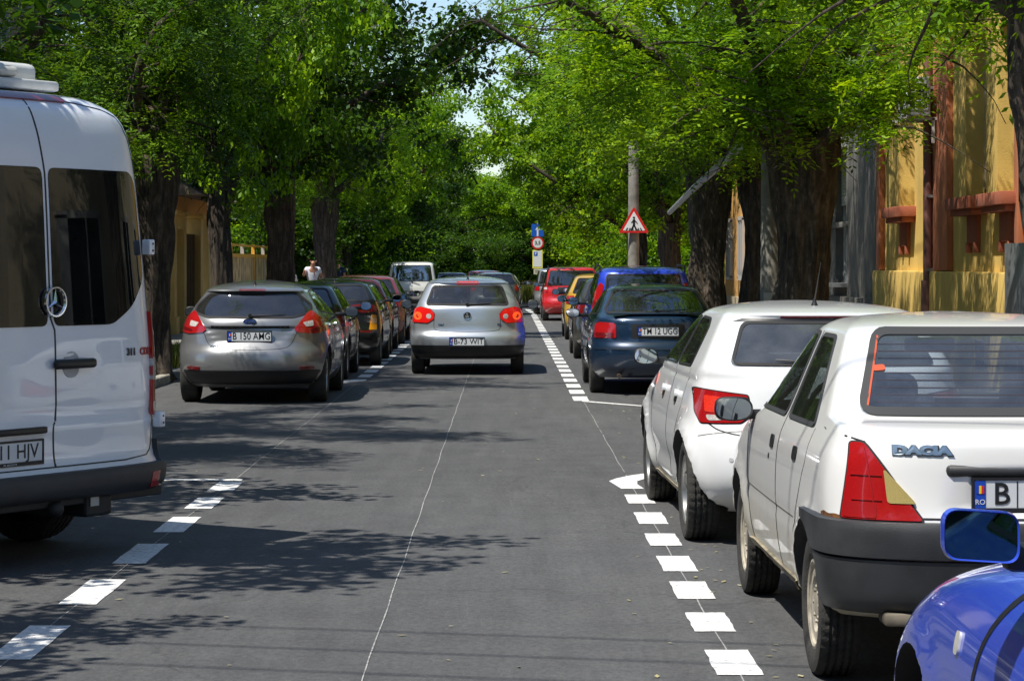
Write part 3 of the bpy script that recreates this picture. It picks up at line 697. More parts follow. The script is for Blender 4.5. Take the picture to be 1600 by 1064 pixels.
# ---- blue coupe, only its front wing and mirror show
def bluecar():
    bp = paint('bright blue paint', (.035, .085, .62), metal=.1, dirt_a=.05, rough=.22)
    c = Car('parked_car',
        R=[(.2, .22), (.04, .32), (0, .5), (.03, .7), (.10, .90), (.35, 1.0), (1.0, 1.31), (1.3, 1.35), (1.8, 1.37)],
        F=[(3.70, .22), (3.84, .32), (3.90, .46), (3.88, .62), (3.72, .76), (3.40, .86), (2.95, .94), (2.58, .985), (2.46, 1.005), (1.95, 1.28), (1.85, 1.33), (1.75, 1.37)],
        Wd=[(.76, .22), (.83, .32), (.85, .46), (.855, .66), (.84, .80), (.80, .89), (.74, .96), (.70, 1.0), (.53, 1.28), (.45, 1.34), (.2, 1.365), (.06, 1.37)],
        ar=.5, af=[(.62, .2), (.62, .6), (.70, .8), (.55, 1.0), (.35, 1.3)], nf=[(2.6, .2), (2.6, .9), (2.6, 1.2)], bow=.03, belt=.98)
    s1 = [(.95, 1.0), (2.2, 1.005), (1.85, 1.26), (1.3, 1.29)]; fw = [(-.6, 1.03), (.6, 1.03), (.48, 1.28), (-.48, 1.28)]; rw = [(-.5, 1.04), (.5, 1.04), (.42, 1.26), (-.42, 1.26)]
    h = windows(c, rw, [s1], fw, yr_rng=(-.3, 1.0))
    c.body(bp, (.66, 3.09), .295, .195, (.6, .8, 2.3, 1.26), h, flare=.012, arch_gap=.095); finish_windows(c)
    for ax in ('left', 'right'):
        c.strip('door_gap', [(2.36, .30), (2.36, .58), (2.34, .72), (2.26, .86), (2.12, .965)], .026, BLK, ax, .002, it=2)
        c.strip('side_crease', [(1.0, .62), (2.25, .62), (2.62, .61)], .004, mat('blue crease', (.01, .02, .15), .4), ax, .001)
        ind = c.patch('side_indicator', [(2.51, .755), (2.555, .755), (2.555, .805), (2.51, .805)], mat('pale lens', (.7, .68, .6), .25, coat=1), ax, .006, .006, it=1, res=.02)
        c.patch('door_handle', [(1.0, .78), (1.15, .78), (1.15, .82), (1.0, .82)], bp, ax, .02, .018)
    for sg in (-1, 1):
        x0 = .70; w, hh, z, y = .160, .104, 1.078, 1.93; cx = sg*(x0+.13+w/2)
        bm = bmesh.new(); bx(bm, (cx, y+.045, z), (w, .12, hh), .030, seg=5)
        for v in bm.verts:
            k = max(0, v.co.y-y)/.10; v.co.z = z+(v.co.z-z)*(1-.4*k); v.co.x = cx+(v.co.x-cx)*(1-.25*k); v.co.z += -(v.co.x-cx)*sg*-.06
        o = from_bm('door_mirror', bm, bp, c.root, True, 60)
        def rr(kx, kz): return [(a, b+(a-cx)*sg*-.06*-1*sg*sg) for a, b in rc([(cx-w*kx, z-hh*kz), (cx+w*kx, z-hh*kz), (cx+w*kx, z+hh*kz), (cx-w*kx, z+hh*kz)], .03, 6)]
        p = rr(.455, .44); r = rr(.49, .48); n = len(p)
        from_py('mirror_glass', [(a, y-.0185, b) for a, b in p], [tuple(range(n))], mat('dark mirror', (.05, .10, .13), .02, metal=1), o)
        from_py('mirror_rim', [(a, y-.0180, b) for a, b in p]+[(a, y-.026, b) for a, b in rr(.475, .465)]+[(a, y-.006, b) for a, b in r], [(k*n+i, k*n+(i+1) % n, (k+1)*n+(i+1) % n, (k+1)*n+i) for k in (0, 1) for i in range(n)], bp, o, True)
        bm = bmesh.new(); bx(bm, (sg*(x0+.04), y+.07, z-.05), (.22, .07, .055), .018); from_bm('mirror_arm', bm, BLK, o, True)
    c.wheels('alloy', near=True, inset=.012); c.seats(((1.3, 'f'),), zb=.5, top=.5)
    lamps(c, [(.78, .62), (.45, .62), (.45, .76), (.76, .76)], LRED); headlights(c, .42, .74, .55, .64)
    c.root.scale = (1, 1, 1.05)
    return c.place(1.87, 2.93, 0.0, 'glossy bright blue coupe cut off by the lower right corner of the photo', 'car', 'cars parked on the right side')
# ---- silver hatchback driving ahead
def golf():
    sp = paint('silver paint', (.52, .55, .58), metal=.65, dirt=(.2, .19, .17), dirt_a=.25, rough=.3)
    c = Car('moving_car',
        R=[(.16, .24), (.05, .30), (.01, .42), (0, .56), (.03, .62), (.08, .66), (.09, .85), (.11, 1.01), (.15, 1.05), (.45, 1.37), (.40, 1.39), (.44, 1.41), (.8, 1.46), (1.6, 1.49), (1.9, 1.495)],
        F=[(4.1, .24), (4.18, .35), (4.2, .5), (4.17, .68), (4.0, .78), (3.4, .95), (3.15, 1.0), (2.45, 1.38), (2.2, 1.44), (2.0, 1.49), (1.95, 1.495)],
        Wd=[(.78, .24), (.86, .35), (.88, .5), (.88, .72), (.86, .88), (.82, 1.0), (.79, 1.05), (.64, 1.37), (.60, 1.42), (.5, 1.46), (.25, 1.487), (.06, 1.495)],
        ar=[(.50, .2), (.5, .7), (.42, 1.0), (.30, 1.1), (.26, 1.37), (.4, 1.49)], nr=2.9, bow=.035, belt=1.02)
    rw = [(-.62, 1.065), (.62, 1.065), (.52, 1.345), (-.52, 1.345)]
    s1 = [(.6, 1.04), (1.75, 1.03), (1.78, 1.39), (.95, 1.37)]; s2 = [(1.82, 1.03), (2.95, 1.02), (2.4, 1.37), (1.85, 1.39)]
    fw = [(-.72, 1.05), (.72, 1.05), (.58, 1.37), (-.58, 1.37)]
    h = windows(c, rw, [s1, s2], fw, gr=glass('clear rear glass', (.60, .64, .66), .09), gs=GLC, seal=.03, yr_rng=(-.3, .85))
    c.body(sp, (.72, 3.30), .315, .20, (.62, .3, 3.0, 1.44), h, flare=.018); finish_windows(c)
    c.band('lower_bumper', .26, .455, .42, .014, BLK)
    c.patch('high_brake_light', [(-.165, 1.378), (.165, 1.378), (.165, 1.408), (-.165, 1.408)], LON, 'rear', .012, .01, it=1)
    lamp = [(.83, .80), (.60, .79), (.505, .85), (.495, .93), (.56, 1.0), (.72, 1.03), (.80, 1.0)]
    def disc(x, z, r): return [(x+r*math.cos(a*math.pi/5), z+r*math.sin(a*math.pi/5)) for a in range(10)]
    lamps(c, lamp, LON, [(disc(.745, .895, .062), LHOT), (disc(.745, .895, .03), LRED), (disc(.58, .89, .040), LCLR)], off=.012, seal=BLK)
    for sg in (-1, 1): c.strip('tailgate_gap', [(sg*.50, .84), (sg*.51, .72), (sg*.46, .665), (0, .655)], .006, BLK, 'rear', .0015, it=2)
    c.plate('B-73 WIT', 0, .51, .52, .115); 
    for w_ in ('T D I',): c.badge('badge', 'TDI', .485, .765, .035, CHR)
    c.badge('badge', 'GOLF', -.40, .765, .035, CHR)
    # round emblem with its two stacked letters
    y = c.hit(0, .90, 'rear')[0].y-.008
    v, f = lathe_vf([(.046, 0), (.046, -.008), (.055, -.010), (.060, -.004), (.060, .004)], 28, (0, y, .90), 0, 'y'); e = from_py('emblem', v, f, CHR, c.root, True)
    v, f = lathe_vf([(.0005, -.002), (.047, -.002)], 24, (0, y, .90), 0, 'y'); from_py('emblem_ground', v, f, mat('emblem dark', (.03, .04, .05), .4), e)
    for t, dz in (('V', .021), ('W', -.019)):
        me = text_mesh(t, .052, .002, .0015); me.transform(Matrix.Translation((0, y-.006, .90+dz))); mesh_obj('emblem_letter', me, CHR, e)
    c.wiper(.0, .36, 1.055, 1.075); c.antenna(0, .72, .10, -.6)
    c.mirror(-1, 2.75, 1.03, .17, .15, m=BLK, x0=.82); c.mirror(1, 2.75, 1.03, .17, .15, m=BLK, x0=.82)
    c.wheels('alloy', inset=.01); c.seats(((1.95, 'f'), (1.0, 'r')), zb=.58, top=.60)
    c.badge('side_lamp', '.', .0, .3, .01, BLK) if False else None
    headlights(c, .45, .8, .62, .78)
    c.place(-.583, 36.3, 0, 'silver hatchback with lit brake lights standing in the middle of the lane', 'car'); return c
# ---- grey hatchback, nearest parked on the left
def focus():
    gp = paint('grey brown metallic', (.25, .255, .265), metal=.55, dirt=(.2, .18, .14), dirt_a=.3)
    c = Car('parked_car',
        R=[(.20, .20), (.08, .28), (.02, .38), (0, .50), (.02, .62), (.07, .68), (.10, .74), (.12, .90), (.15, 1.0), (.21, 1.06), (.52, 1.335), (.42, 1.355), (.46, 1.385), (.85, 1.445), (1.6, 1.475), (1.95, 1.48)],
        F=[(4.22, .2), (4.33, .32), (4.36, .5), (4.32, .68), (4.1, .80), (3.5, .95), (3.25, 1.02), (2.4, 1.38), (2.2, 1.43), (2.0, 1.475), (1.98, 1.48)],
        Wd=[(.80, .2), (.88, .32), (.91, .5), (.91, .72), (.89, .88), (.85, 1.0), (.81, 1.07), (.635, 1.34), (.54, 1.41), (.38, 1.452), (.18, 1.474), (.06, 1.48)],
        ar=[(.70, .2), (.70, .7), (.62, 1.0), (.50, 1.1), (.40, 1.34), (.5, 1.48)], nr=2.55, bow=.05, belt=1.03)
    def disp(V):
        a = np.abs(V[:, 0]); k = np.clip((V[:, 2]-.72)/.03, 0, 1)*np.clip((.93-V[:, 2])/.02, 0, 1)*np.clip((.55-a-(.9-V[:, 2])*1.0)/.04, 0, 1)*(V[:, 1] < .3); V[:, 1] += k*.025
        return V
    c.disp = disp
    rw = [(-.52, 1.04), (.52, 1.04), (.70, 1.10), (.70, 1.18), (.53, 1.325), (-.53, 1.325), (-.68, 1.18), (-.70, 1.10)]
    s1 = [(.75, 1.16), (1.1, 1.09), (1.85, 1.06), (1.88, 1.37), (1.2, 1.345)]; s2 = [(1.92, 1.06), (3.0, 1.02), (2.4, 1.34), (1.95, 1.375)]
    fw = [(-.72, 1.06), (.72, 1.06), (.58, 1.36), (-.58, 1.36)]
    h = windows(c, rw, [s1, s2], fw, gr=GLD, gs=GLD, seal=.022, yr_rng=(-.3, .95))
    c.body(gp, (.80, 3.45), .325, .215, (.66, .35, 3.1, 1.42), h, flare=.02); finish_windows(c)
    lamp = [(.875, .87), (.75, .845), (.565, .86), (.53, .90), (.66, 1.085), (.70, 1.12), (.80, 1.04), (.86, .99)]
    lamps(c, lamp, LRED, [([(.73, 1.0), (.62, .975), (.66, .925), (.74, .935)], LCLR), ([(.84, .89), (.70, .87), (.70, .90), (.84, .93)], LDRED)], off=.012)
    c.band('lower_bumper', .24, .41, .45, .010, BLK)
    dk = mat('recess shadow strip', (.03, .03, .032), .6)
    c.strip('handle_strip', [(-.47, .925), (.47, .925)], .030, BLK, 'rear', .006)
    for sg in (-1, 1):
        c.strip('tailgate_gap', [(sg*.56, .86), (sg*.50, .72), (sg*.42, .665), (0, .655)], .006, BLK, 'rear', .0015, it=2)
        c.patch('reflector', [(sg*.60, .415), (sg*.76, .425), (sg*.75, .46), (sg*.60, .455)][::sg], LDRED, 'rear', .018, .01, it=1)
    c.patch('high_brake_light', [(-.16, 1.358), (.16, 1.358), (.16, 1.375), (-.16, 1.375)], LDRED, 'rear', .006, .004, it=1)
    c.plate('B 150 AMG', 0, .815, .52, .115, foot='-----------------')
    for o in [o for o in bpy.data.objects if o.name.startswith('dealer_line') and o.parent and o.parent.parent == c.root]: bpy.data.objects.remove(o)
    y = c.hit(0, .985, 'rear')[0].y-.006
    v, f = lathe_vf([(.0005, -.006), (.034, -.005), (.040, 0)], 28, (0, 0, 0), 0, 'y'); v = [(a[0]*1.9, y+a[1], .985+a[2]) for a in v]
    e = from_py('emblem', v, f, mat('emblem blue', (.02, .05, .2), .3, coat=1), c.root, True)
    v, f = lathe_vf([(.038, -.007), (.044, -.008), (.046, .003)], 28, (0, 0, 0), 0, 'y'); v = [(a[0]*1.85, y+a[1], .985+a[2]) for a in v]; from_py('emblem_rim', v, f, CHR, e, True)
    me = text_mesh('Ford', .042, .001, .001); me.transform(Matrix.Translation((0, y-.008, .987))); mesh_obj('emblem_letters', me, CHR, e)
    c.badge('badge', 'FOCUS', -.42, .70, .033, CHR)
    for ax in ('left', 'right'):
        for y in (1.98, 3.05): c.strip('door_gap', [(y, .3), (y, 1.02)], .006, BLK, ax, .0015)
        for y in (1.25, 2.15): c.patch('door_handle', [(y-.09, .90), (y+.09, .90), (y+.09, .935), (y-.09, .935)], gp, ax, .026, .02)
    c.wiper(.0, .42, 1.045, 1.062); c.antenna(0, .75, .34, -.35)
    c.mirror(-1, 2.85, 1.06, .18, .14, m=BLK, x0=.84); c.mirror(1, 2.85, 1.06, .18, .14, m=BLK, x0=.84)
    c.wheels('alloy', inset=.01); c.seats(((2.0, 'f'), (1.1, 'r')), zb=.58, top=.58)
    headlights(c, .45, .8, .62, .78)
    c.place(-3.07, 28.65, .0, 'grey brown metallic hatchback with a long aerial, nearest in the left parked row', 'car', 'cars parked on the left side'); return c
# ---- dark blue liftback
def mondeo():
    bp = paint('dark navy paint', (.006, .026, .065), metal=.3, dirt=(.12, .11, .09), dirt_a=.18)
    c = Car('parked_car',
        R=[(.16, .22), (.05, .30), (.01, .42), (0, .58), (.03, .64), (.07, .69), (.08, .85), (.10, .97), (.16, 1.01), (.28, 1.03), (.34, 1.05), (1.05, 1.345), (1.3, 1.39), (1.8, 1.415), (2.1, 1.42)],
        F=[(4.35, .2), (4.5, .32), (4.55, .5), (4.5, .64), (4.2, .76), (3.6, .93), (3.35, .98), (2.6, 1.32), (2.4, 1.37), (2.2, 1.41), (2.15, 1.42)],
        Wd=[(.77, .2), (.85, .32), (.875, .5), (.875, .7), (.86, .84), (.82, .95), (.77, 1.02), (.62, 1.32), (.56, 1.37), (.45, 1.40), (.25, 1.415), (.06, 1.42)],
        ar=[(.62, .2), (.62, .9), (.45, 1.05), (.32, 1.3), (.4, 1.42)], nr=2.6, bow=.055, belt=1.0)
    rw = [(-.64, 1.05), (.64, 1.05), (.66, 1.09), (.52, 1.335), (-.52, 1.335), (-.66, 1.09)]
    s1 = [(.95, 1.03), (2.0, 1.01), (2.03, 1.34), (1.35, 1.325)]; s2 = [(2.07, 1.01), (3.15, 1.0), (2.55, 1.31), (2.1, 1.345)]
    fw = [(-.7, 1.02), (.7, 1.02), (.56, 1.32), (-.56, 1.32)]
    h = windows(c, rw, [s1, s2], fw, gr=GLD, gs=GL, seal=.022, yr_rng=(-.3, 1.4))
    c.body(bp, (.88, 3.58), .30, .19, (.64, .55, 3.2, 1.38), h, flare=.02); finish_windows(c)
    lamps(c, [(.80, .735), (.535, .735), (.535, .90), (.56, .925), (.74, .935), (.79, .90)], LRED, [([(.78, .745), (.56, .745), (.56, .80), (.785, .80)], LDRED)], off=.01)
    c.patch('plate_panel', [(-.34, .73), (.34, .73), (.34, .915), (-.34, .915)], BLK, 'rear', .006, .004, it=1)
    c.plate('TM 12 UGG', 0, .82, .52, .112, off=.014)
    for sg in (-1, 1): c.strip('tailgate_gap', [(sg*.52, .93), (sg*.50, .72), (sg*.46, .67), (0, .665)], .006, BLK, 'rear', .0015, it=1)
    c.strip('bumper_moulding', [(-.80, .60), (.80, .60)], .03, mat('navy moulding', (.01, .02, .04), .35), 'rear', .010)
    c.badge('badge', 'FORD', -.45, .955, .03, CHR)
    for ax in ('left', 'right'):
        for y in (2.04, 3.1): c.strip('door_gap', [(y, .3), (y, 1.0)], .006, BLK, ax, .0015)
        c.strip('side_moulding', [(1.3, .55), (3.2, .55)], .05, BLK, ax, .012)
    box('rear_spoiler', (0, .25, 1.045), (1.15, .14, .022), bp, c.root, .008)
    c.wiper(0, .40, 1.055, 1.075)
    c.mirror(-1, 2.95, 1.0, .19, .13, m=BLK, x0=.80); c.mirror(1, 2.95, 1.0, .19, .13, m=BLK, x0=.80)
    c.wheels('steel', inset=.01, rimmat=RIMM, rr=.19); c.seats(((2.1, 'f'), (1.25, 'r')), zb=.56, top=.56)
    tube('exhaust', [(-.5, .5, .26), (-.5, .03, .25)], .03, mat('rusty pipe', (.05, .035, .025), .8), c.root, 10)
    headlights(c, .45, .8, .56, .7)
    c.place(1.955, 30.65, 0, 'dark navy liftback with licence plate TM 12 UGG in the right row', 'car', 'cars parked on the right side'); return c
# ---- generic far car
def far_car(p, place, kind='hatch', L=4.1, Wd=1.70, H=1.46, belt=.98, lamp=None, plate=None, gl=GL, lampm=LRED, rails=False, band=None, win=None, mirrorm=BLK, spoiler=0, bow=.04, wz=None, style='alloy', extra=None, rest=.5, wtop=None, inner=None):
    w = Wd/2; b = belt; t = H
    rt = b+(t-b)*.80
    lean = dict(hatch=.34, mpv=.14, saloon=.55, van=.10)[kind]
    y0 = .10 if kind != 'saloon' else .42
    Rr = [(.18, .22), (.05, .30), (0, .42), (0, .58), (.05, .64), (.08, .70), (.09, b-.08)]
    if kind == 'saloon': Rr += [(.12, b-.01), (.40, b+.015)]
    Rr += [(y0+.03, b+.03), (y0+lean, rt), (y0+lean+.10, t-.05), (y0+lean+.55, t-.012), (L*.48, t)]
    nose = .25 if kind == 'van' else 1.0
    Ff = [(L-.12, .22), (L-.02, .34), (L, .5), (L-.03, .66), (L-.2, .78), (L-nose*.8, b-.06), (L-nose*1.05, b), (L-nose*1.05-.62*(rt-b)/.38, rt), (L*.5+.25, t-.04), (L*.5+.02, t-.01), (L*.5, t)]
    if kind == 'van': Ff = [(L-.1, .22), (L, .4), (L-.02, .7), (L-.25, 1.0), (L-.5, 1.15), (L-1.2, t-.2), (L-1.5, t-.06), (L*.5, t)]
    tum = .17 if kind not in ('van', 'mpv') else .10
    Ww = [(w-.09, .22), (w-.02, .34), (w, .5), (w, b-.25), (w-.02, b-.12), (w-.055, b), (w-.07, b+.04), (w-.07-tum, rt), (w-.11-tum, t-.07), (w-.22-tum*.9, t-.03), (.3, t-.008), (.06, t)]
    c = Car('parked_car', Rr, Ff, Ww, ar=[(.5, .2), (.5, b), (.3, b+.1), (.28, rt), (.4, t)] if kind not in ('van',) else .22, nr=2.8 if kind != 'van' else 3.2, bow=bow, step=.06, nq=12, ns=26, belt=b+.03)
    wt = wtop or rt-.01
    wf = lambda z: float(c.P(z)[0])
    rw = win or [(-(wf(b+.07)-.11), b+.06), (wf(b+.07)-.11, b+.06), (wf(wt)-.085, wt), (-(wf(wt)-.085), wt)]
    m1 = L*.44; yr1 = y0+.42 if kind != 'mpv' else .3
    s1 = [(yr1, b+.05), (m1, b+.04), (m1, rt), (yr1+lean*.7+.05, rt-.01)]; fe = L-nose*1.05-.12
    s2 = [(m1+.05, b+.04), (fe-.05, b+.04), (fe-.62*(rt-b)/.38*.85, rt-.02), (m1+.05, rt)]
    if kind == 'van': s1 = [(.35, b+.05), (m1, b+.05), (m1, rt), (.35, rt)]; s2 = [(m1+.06, b+.05), (L-.9, b+.05), (L-1.3, rt), (m1+.06, rt)]
    wz_ = wf(b+.07)-.12
    fw = [(-wz_, b+.05), (wz_, b+.05), (wz_-.1, rt-.03), (-wz_+.1, rt-.03)] if kind != 'van' else [(-wz_+.05, 1.22), (wz_-.05, 1.22), (wz_-.15, t-.28), (-wz_+.15, t-.28)]
    h = windows(c, rw, [s1, s2], fw, gr=gl, gs=GL, seal=.02, yr_rng=(-.3, y0+lean+.25))
    wr = .31; yr_ = .72
    c.body(p, (yr_, L-.88), wr, .19, (.64, .45 if kind != 'saloon' else .6, L-nose*1.05-.1, t-.06), h, flare=.012); finish_windows(c)
    if lamp: lamps(c, lamp, lampm, inner, off=.01)
    if plate: c.plate(plate[0], plate[2] if len(plate) > 2 else 0, plate[1], .50, .11, off=.008, blue=True)
    if band: c.band('lower_bumper', .26, band, .4, .012, BLK)
    for sg in (-1, 1): c.strip('tailgate_gap', [(sg*(w-.30), b-.05), (sg*(w-.32), .68), (0, .66)], .008, BLK, 'rear', .0015, it=1)
    for ax in ('left', 'right'):
        for y in (m1+.02, L-nose*1.1-.1): c.strip('door_gap', [(y, .32), (y, b)], .008, BLK, ax, .0015, res=.08)
        for y in (m1-.55, m1+.35): c.patch('door_handle', [(y-.08, b-.14), (y+.08, b-.14), (y+.08, b-.105), (y-.08, b-.105)], BLK, ax, .02, .015, it=1, res=.05)
    if rails:
        for sg in (-1, 1):
            xx = sg*(w-.11-tum); tube('roof_rail', [(xx, y0+lean+.25, t-.10), (xx, y0+lean+.40, t-.01), (xx, L*.5, t+.01), (xx, L*.5+.35, t-.05)], .016, BLK, c.root, 6)
    c.mirror(-1, fe-.25, b+.06, .17, .14, m=mirrorm, x0=w-.07); c.mirror(1, fe-.25, b+.06, .17, .14, m=mirrorm, x0=w-.07)
    c.wheels(style, inset=.012); c.seats(((L*.46, 'f'), (L*.26, 'r')), zb=.58, top=t-.9)
    headlights(c, w-.42, w-.08, .60, .74)
    if extra: extra(c)
    return c.place(*place)
GR = 'cars parked on the right side'; GLf = 'cars parked on the left side'
saloon(); audi(); bluecar(); golf(); focus(); mondeo()
far_car(paint('royal blue paint', (.02, .06, .60), metal=.3, dirt_a=.08), (2.10, 36.3, 0, 'royal blue tall estate with black roof rails, ahead of the navy liftback', 'car', GR),
    kind='mpv', L=4.2, Wd=1.72, H=1.66, belt=1.02, lamp=[(.80, .86), (.68, .88), (.66, 1.05), (.60, 1.36), (.655, 1.40), (.73, 1.25)], plate=None, gl=GLD, rails=True, mirrorm=BLK, extra=lambda c: c.wiper(0, .4, 1.09, 1.10),
    win=[(-.60, 1.08), (.60, 1.08), (.55, 1.52), (-.55, 1.52)], wtop=1.52)
far_car(paint('dark olive grey paint', (.05, .055, .05), metal=.4, dirt_a=.3), (2.05, 42.2, 0, 'dark grey green hatchback parked between the royal blue estate and the yellow car', 'car', GR),
    L=4.1, Wd=1.72, H=1.47, lamp=[(.83, .80), (.60, .80), (.62, .96), (.80, .98)], plate=('B 07', .55), lampm=LDRED)
far_car(paint('yellow paint', (.52, .31, .035), dirt_a=.15), (2.15, 53.0, 0, 'yellow hatchback parked beyond the dark grey green hatchback on the right', 'car', GR),
    L=4.0, Wd=1.70, H=1.47, lamp=[(.80, .80), (.62, .80), (.62, .98), (.77, .98)], plate=('B 45', .55))
far_car(paint('bright red paint', (.50, .008, .012), dirt_a=.08), (1.96, 70.9, 0, 'bright red tall estate with black roof rails parked near the road signs', 'car', GR),
    kind='mpv', L=4.4, Wd=1.78, H=1.62, belt=1.0, lamp=[(.84, .84), (.70, .84), (.70, 1.10), (.78, 1.12), (.82, 1.05)], plate=('B 21', .92), gl=GLD, rails=True,
    inner=[([(.81, .93), (.72, .93), (.72, 1.0), (.81, 1.0)], LCLR)], extra=lambda c: (c.patch('plate_panel', [(-.42, .84), (.42, .84), (.42, 1.0), (-.42, 1.0)], BLK, 'rear', .004, .002, it=1)))
far_car(paint('silver grey paint', (.36, .38, .40), metal=.6, dirt_a=.2), (1.80, 80, 0, 'silver grey car half hidden behind the bright red estate on the right', 'car', GR),
    kind='mpv', L=4.2, Wd=1.72, H=1.56, lamp=[(.82, .80), (.66, .80), (.66, .98), (.79, .98)], gl=GL)
# left row
far_car(paint('near black green paint', (.012, .018, .016), metal=.3, dirt_a=.35), (-3.12, 34.4, 0, 'small black hatchback parked in front of the grey brown hatchback on the left', 'car', GLf),
    L=3.9, Wd=1.68, H=1.42, lamp=[(.82, .78), (.58, .78), (.58, .94), (.78, .95)], lampm=LDRED, gl=GLD)
def amber(c):
    c.patch('yellow_reflector', [(.70, .60), (.82, .60), (.81, .84), (.74, .85)], LAMB, 'rear', .012, .008, it=1)  # plain amber patch on the right rear corner
    c.antenna(.1, .75, .1, -.6); c.patch('reflector', [(.3, .56), (.75, .56), (.75, .59), (.3, .59)], LDRED, 'rear', .008, .004, it=0)
far_car(paint('black paint', (.006, .007, .008), metal=.2, dirt_a=.05), (-2.95, 39.35, 0, 'glossy black hatchback with an amber rear patch in the left row', 'car', GLf),
    L=4.3, Wd=1.80, H=1.42, lamp=[(.84, .90), (.60, .88), (.36, .93), (.38, 1.0), (.60, 1.03), (.80, 1.0)], lampm=LDRED, gl=GL, extra=amber, belt=1.02)
far_car(paint('dark red paint', (.15, .012, .02), metal=.3, dirt_a=.15), (-2.98, 44.3, 0, 'dark red hatchback fourth in the left row behind the glossy black one', 'car', GLf),
    L=4.1, Wd=1.74, H=1.44, lamp=[(.82, .80), (.62, .80), (.62, 1.0), (.79, 1.0)], gl=GL)
def whstripe(c): pass
far_car(paint('faded red paint', (.20, .03, .035), dirt_a=.25), (-2.98, 49.9, 0, 'faded light red car, farthest of the red cars in the left row', 'car', GLf),
    L=4.2, Wd=1.76, H=1.46, lamp=[(.82, .80), (.62, .80), (.62, 1.0), (.79, 1.0)], gl=GL)
def vanx(c):
    c.wiper(.0, .28, 1.10, 1.00); c.plate('B 88 TRN', 0, .72, .52, .11)
    c.patch('lower_panel', [(-.70, .52), (.70, .52), (.70, .80), (-.70, .80)], mat('van lower', (.10, .10, .10), .6), 'rear', .003, .002, it=1)
    c.band('rear_bumper', .38, .52, .3, .03, BLK)
    c.badge('badge', 'T4', 0, .96, .05, CHR)
far_car(paint('van cream white', (.72, .71, .66), dirt_a=.15), (-3.10, 79.2, 0, 'cream white passenger van parked at the far end of the left row', 'van', GLf),
    kind='van', L=4.8, Wd=1.80, H=1.78, belt=1.02, lamp=[(.84, .62), (.74, .62), (.74, .95), (.84, .95)], gl=glass('blue grey glass', (.18, .22, .25), .28), win=[(-.67, 1.13), (.67, 1.13), (.60, 1.64), (-.60, 1.64)], wtop=1.64, extra=vanx, style='steel')
far_car(paint('bronze grey paint', (.16, .15, .12), metal=.5, dirt_a=.25), (-.36, 79, -.03, 'bronze grey car ahead of the silver hatchback in the same lane', 'car'),
    L=4.2, Wd=1.70, H=1.42, lamp=[(.82, .80), (.66, .80), (.66, 1.0), (.79, 1.0)], gl=GL, extra=lambda c: c.antenna(.25, .7, .1))
far_car(paint('wine red paint', (.34, .03, .06), metal=.2, dirt_a=.1), (-.80, 90, 0, 'wine red car ahead of the bronze grey one in the lane', 'car'),
    L=4.2, Wd=1.72, H=1.46, lamp=[(.82, .80), (.66, .80), (.66, 1.0), (.79, 1.0)], gl=GL)
far_car(paint('slate blue paint', (.05, .07, .10), metal=.4, dirt_a=.2), (-2.25, 98, 0, 'slate blue car far off between the white van and the wine red car', 'car'),
    L=4.2, Wd=1.72, H=1.36, lamp=[(.82, .80), (.66, .80), (.66, 1.0), (.79, 1.0)], gl=GL)
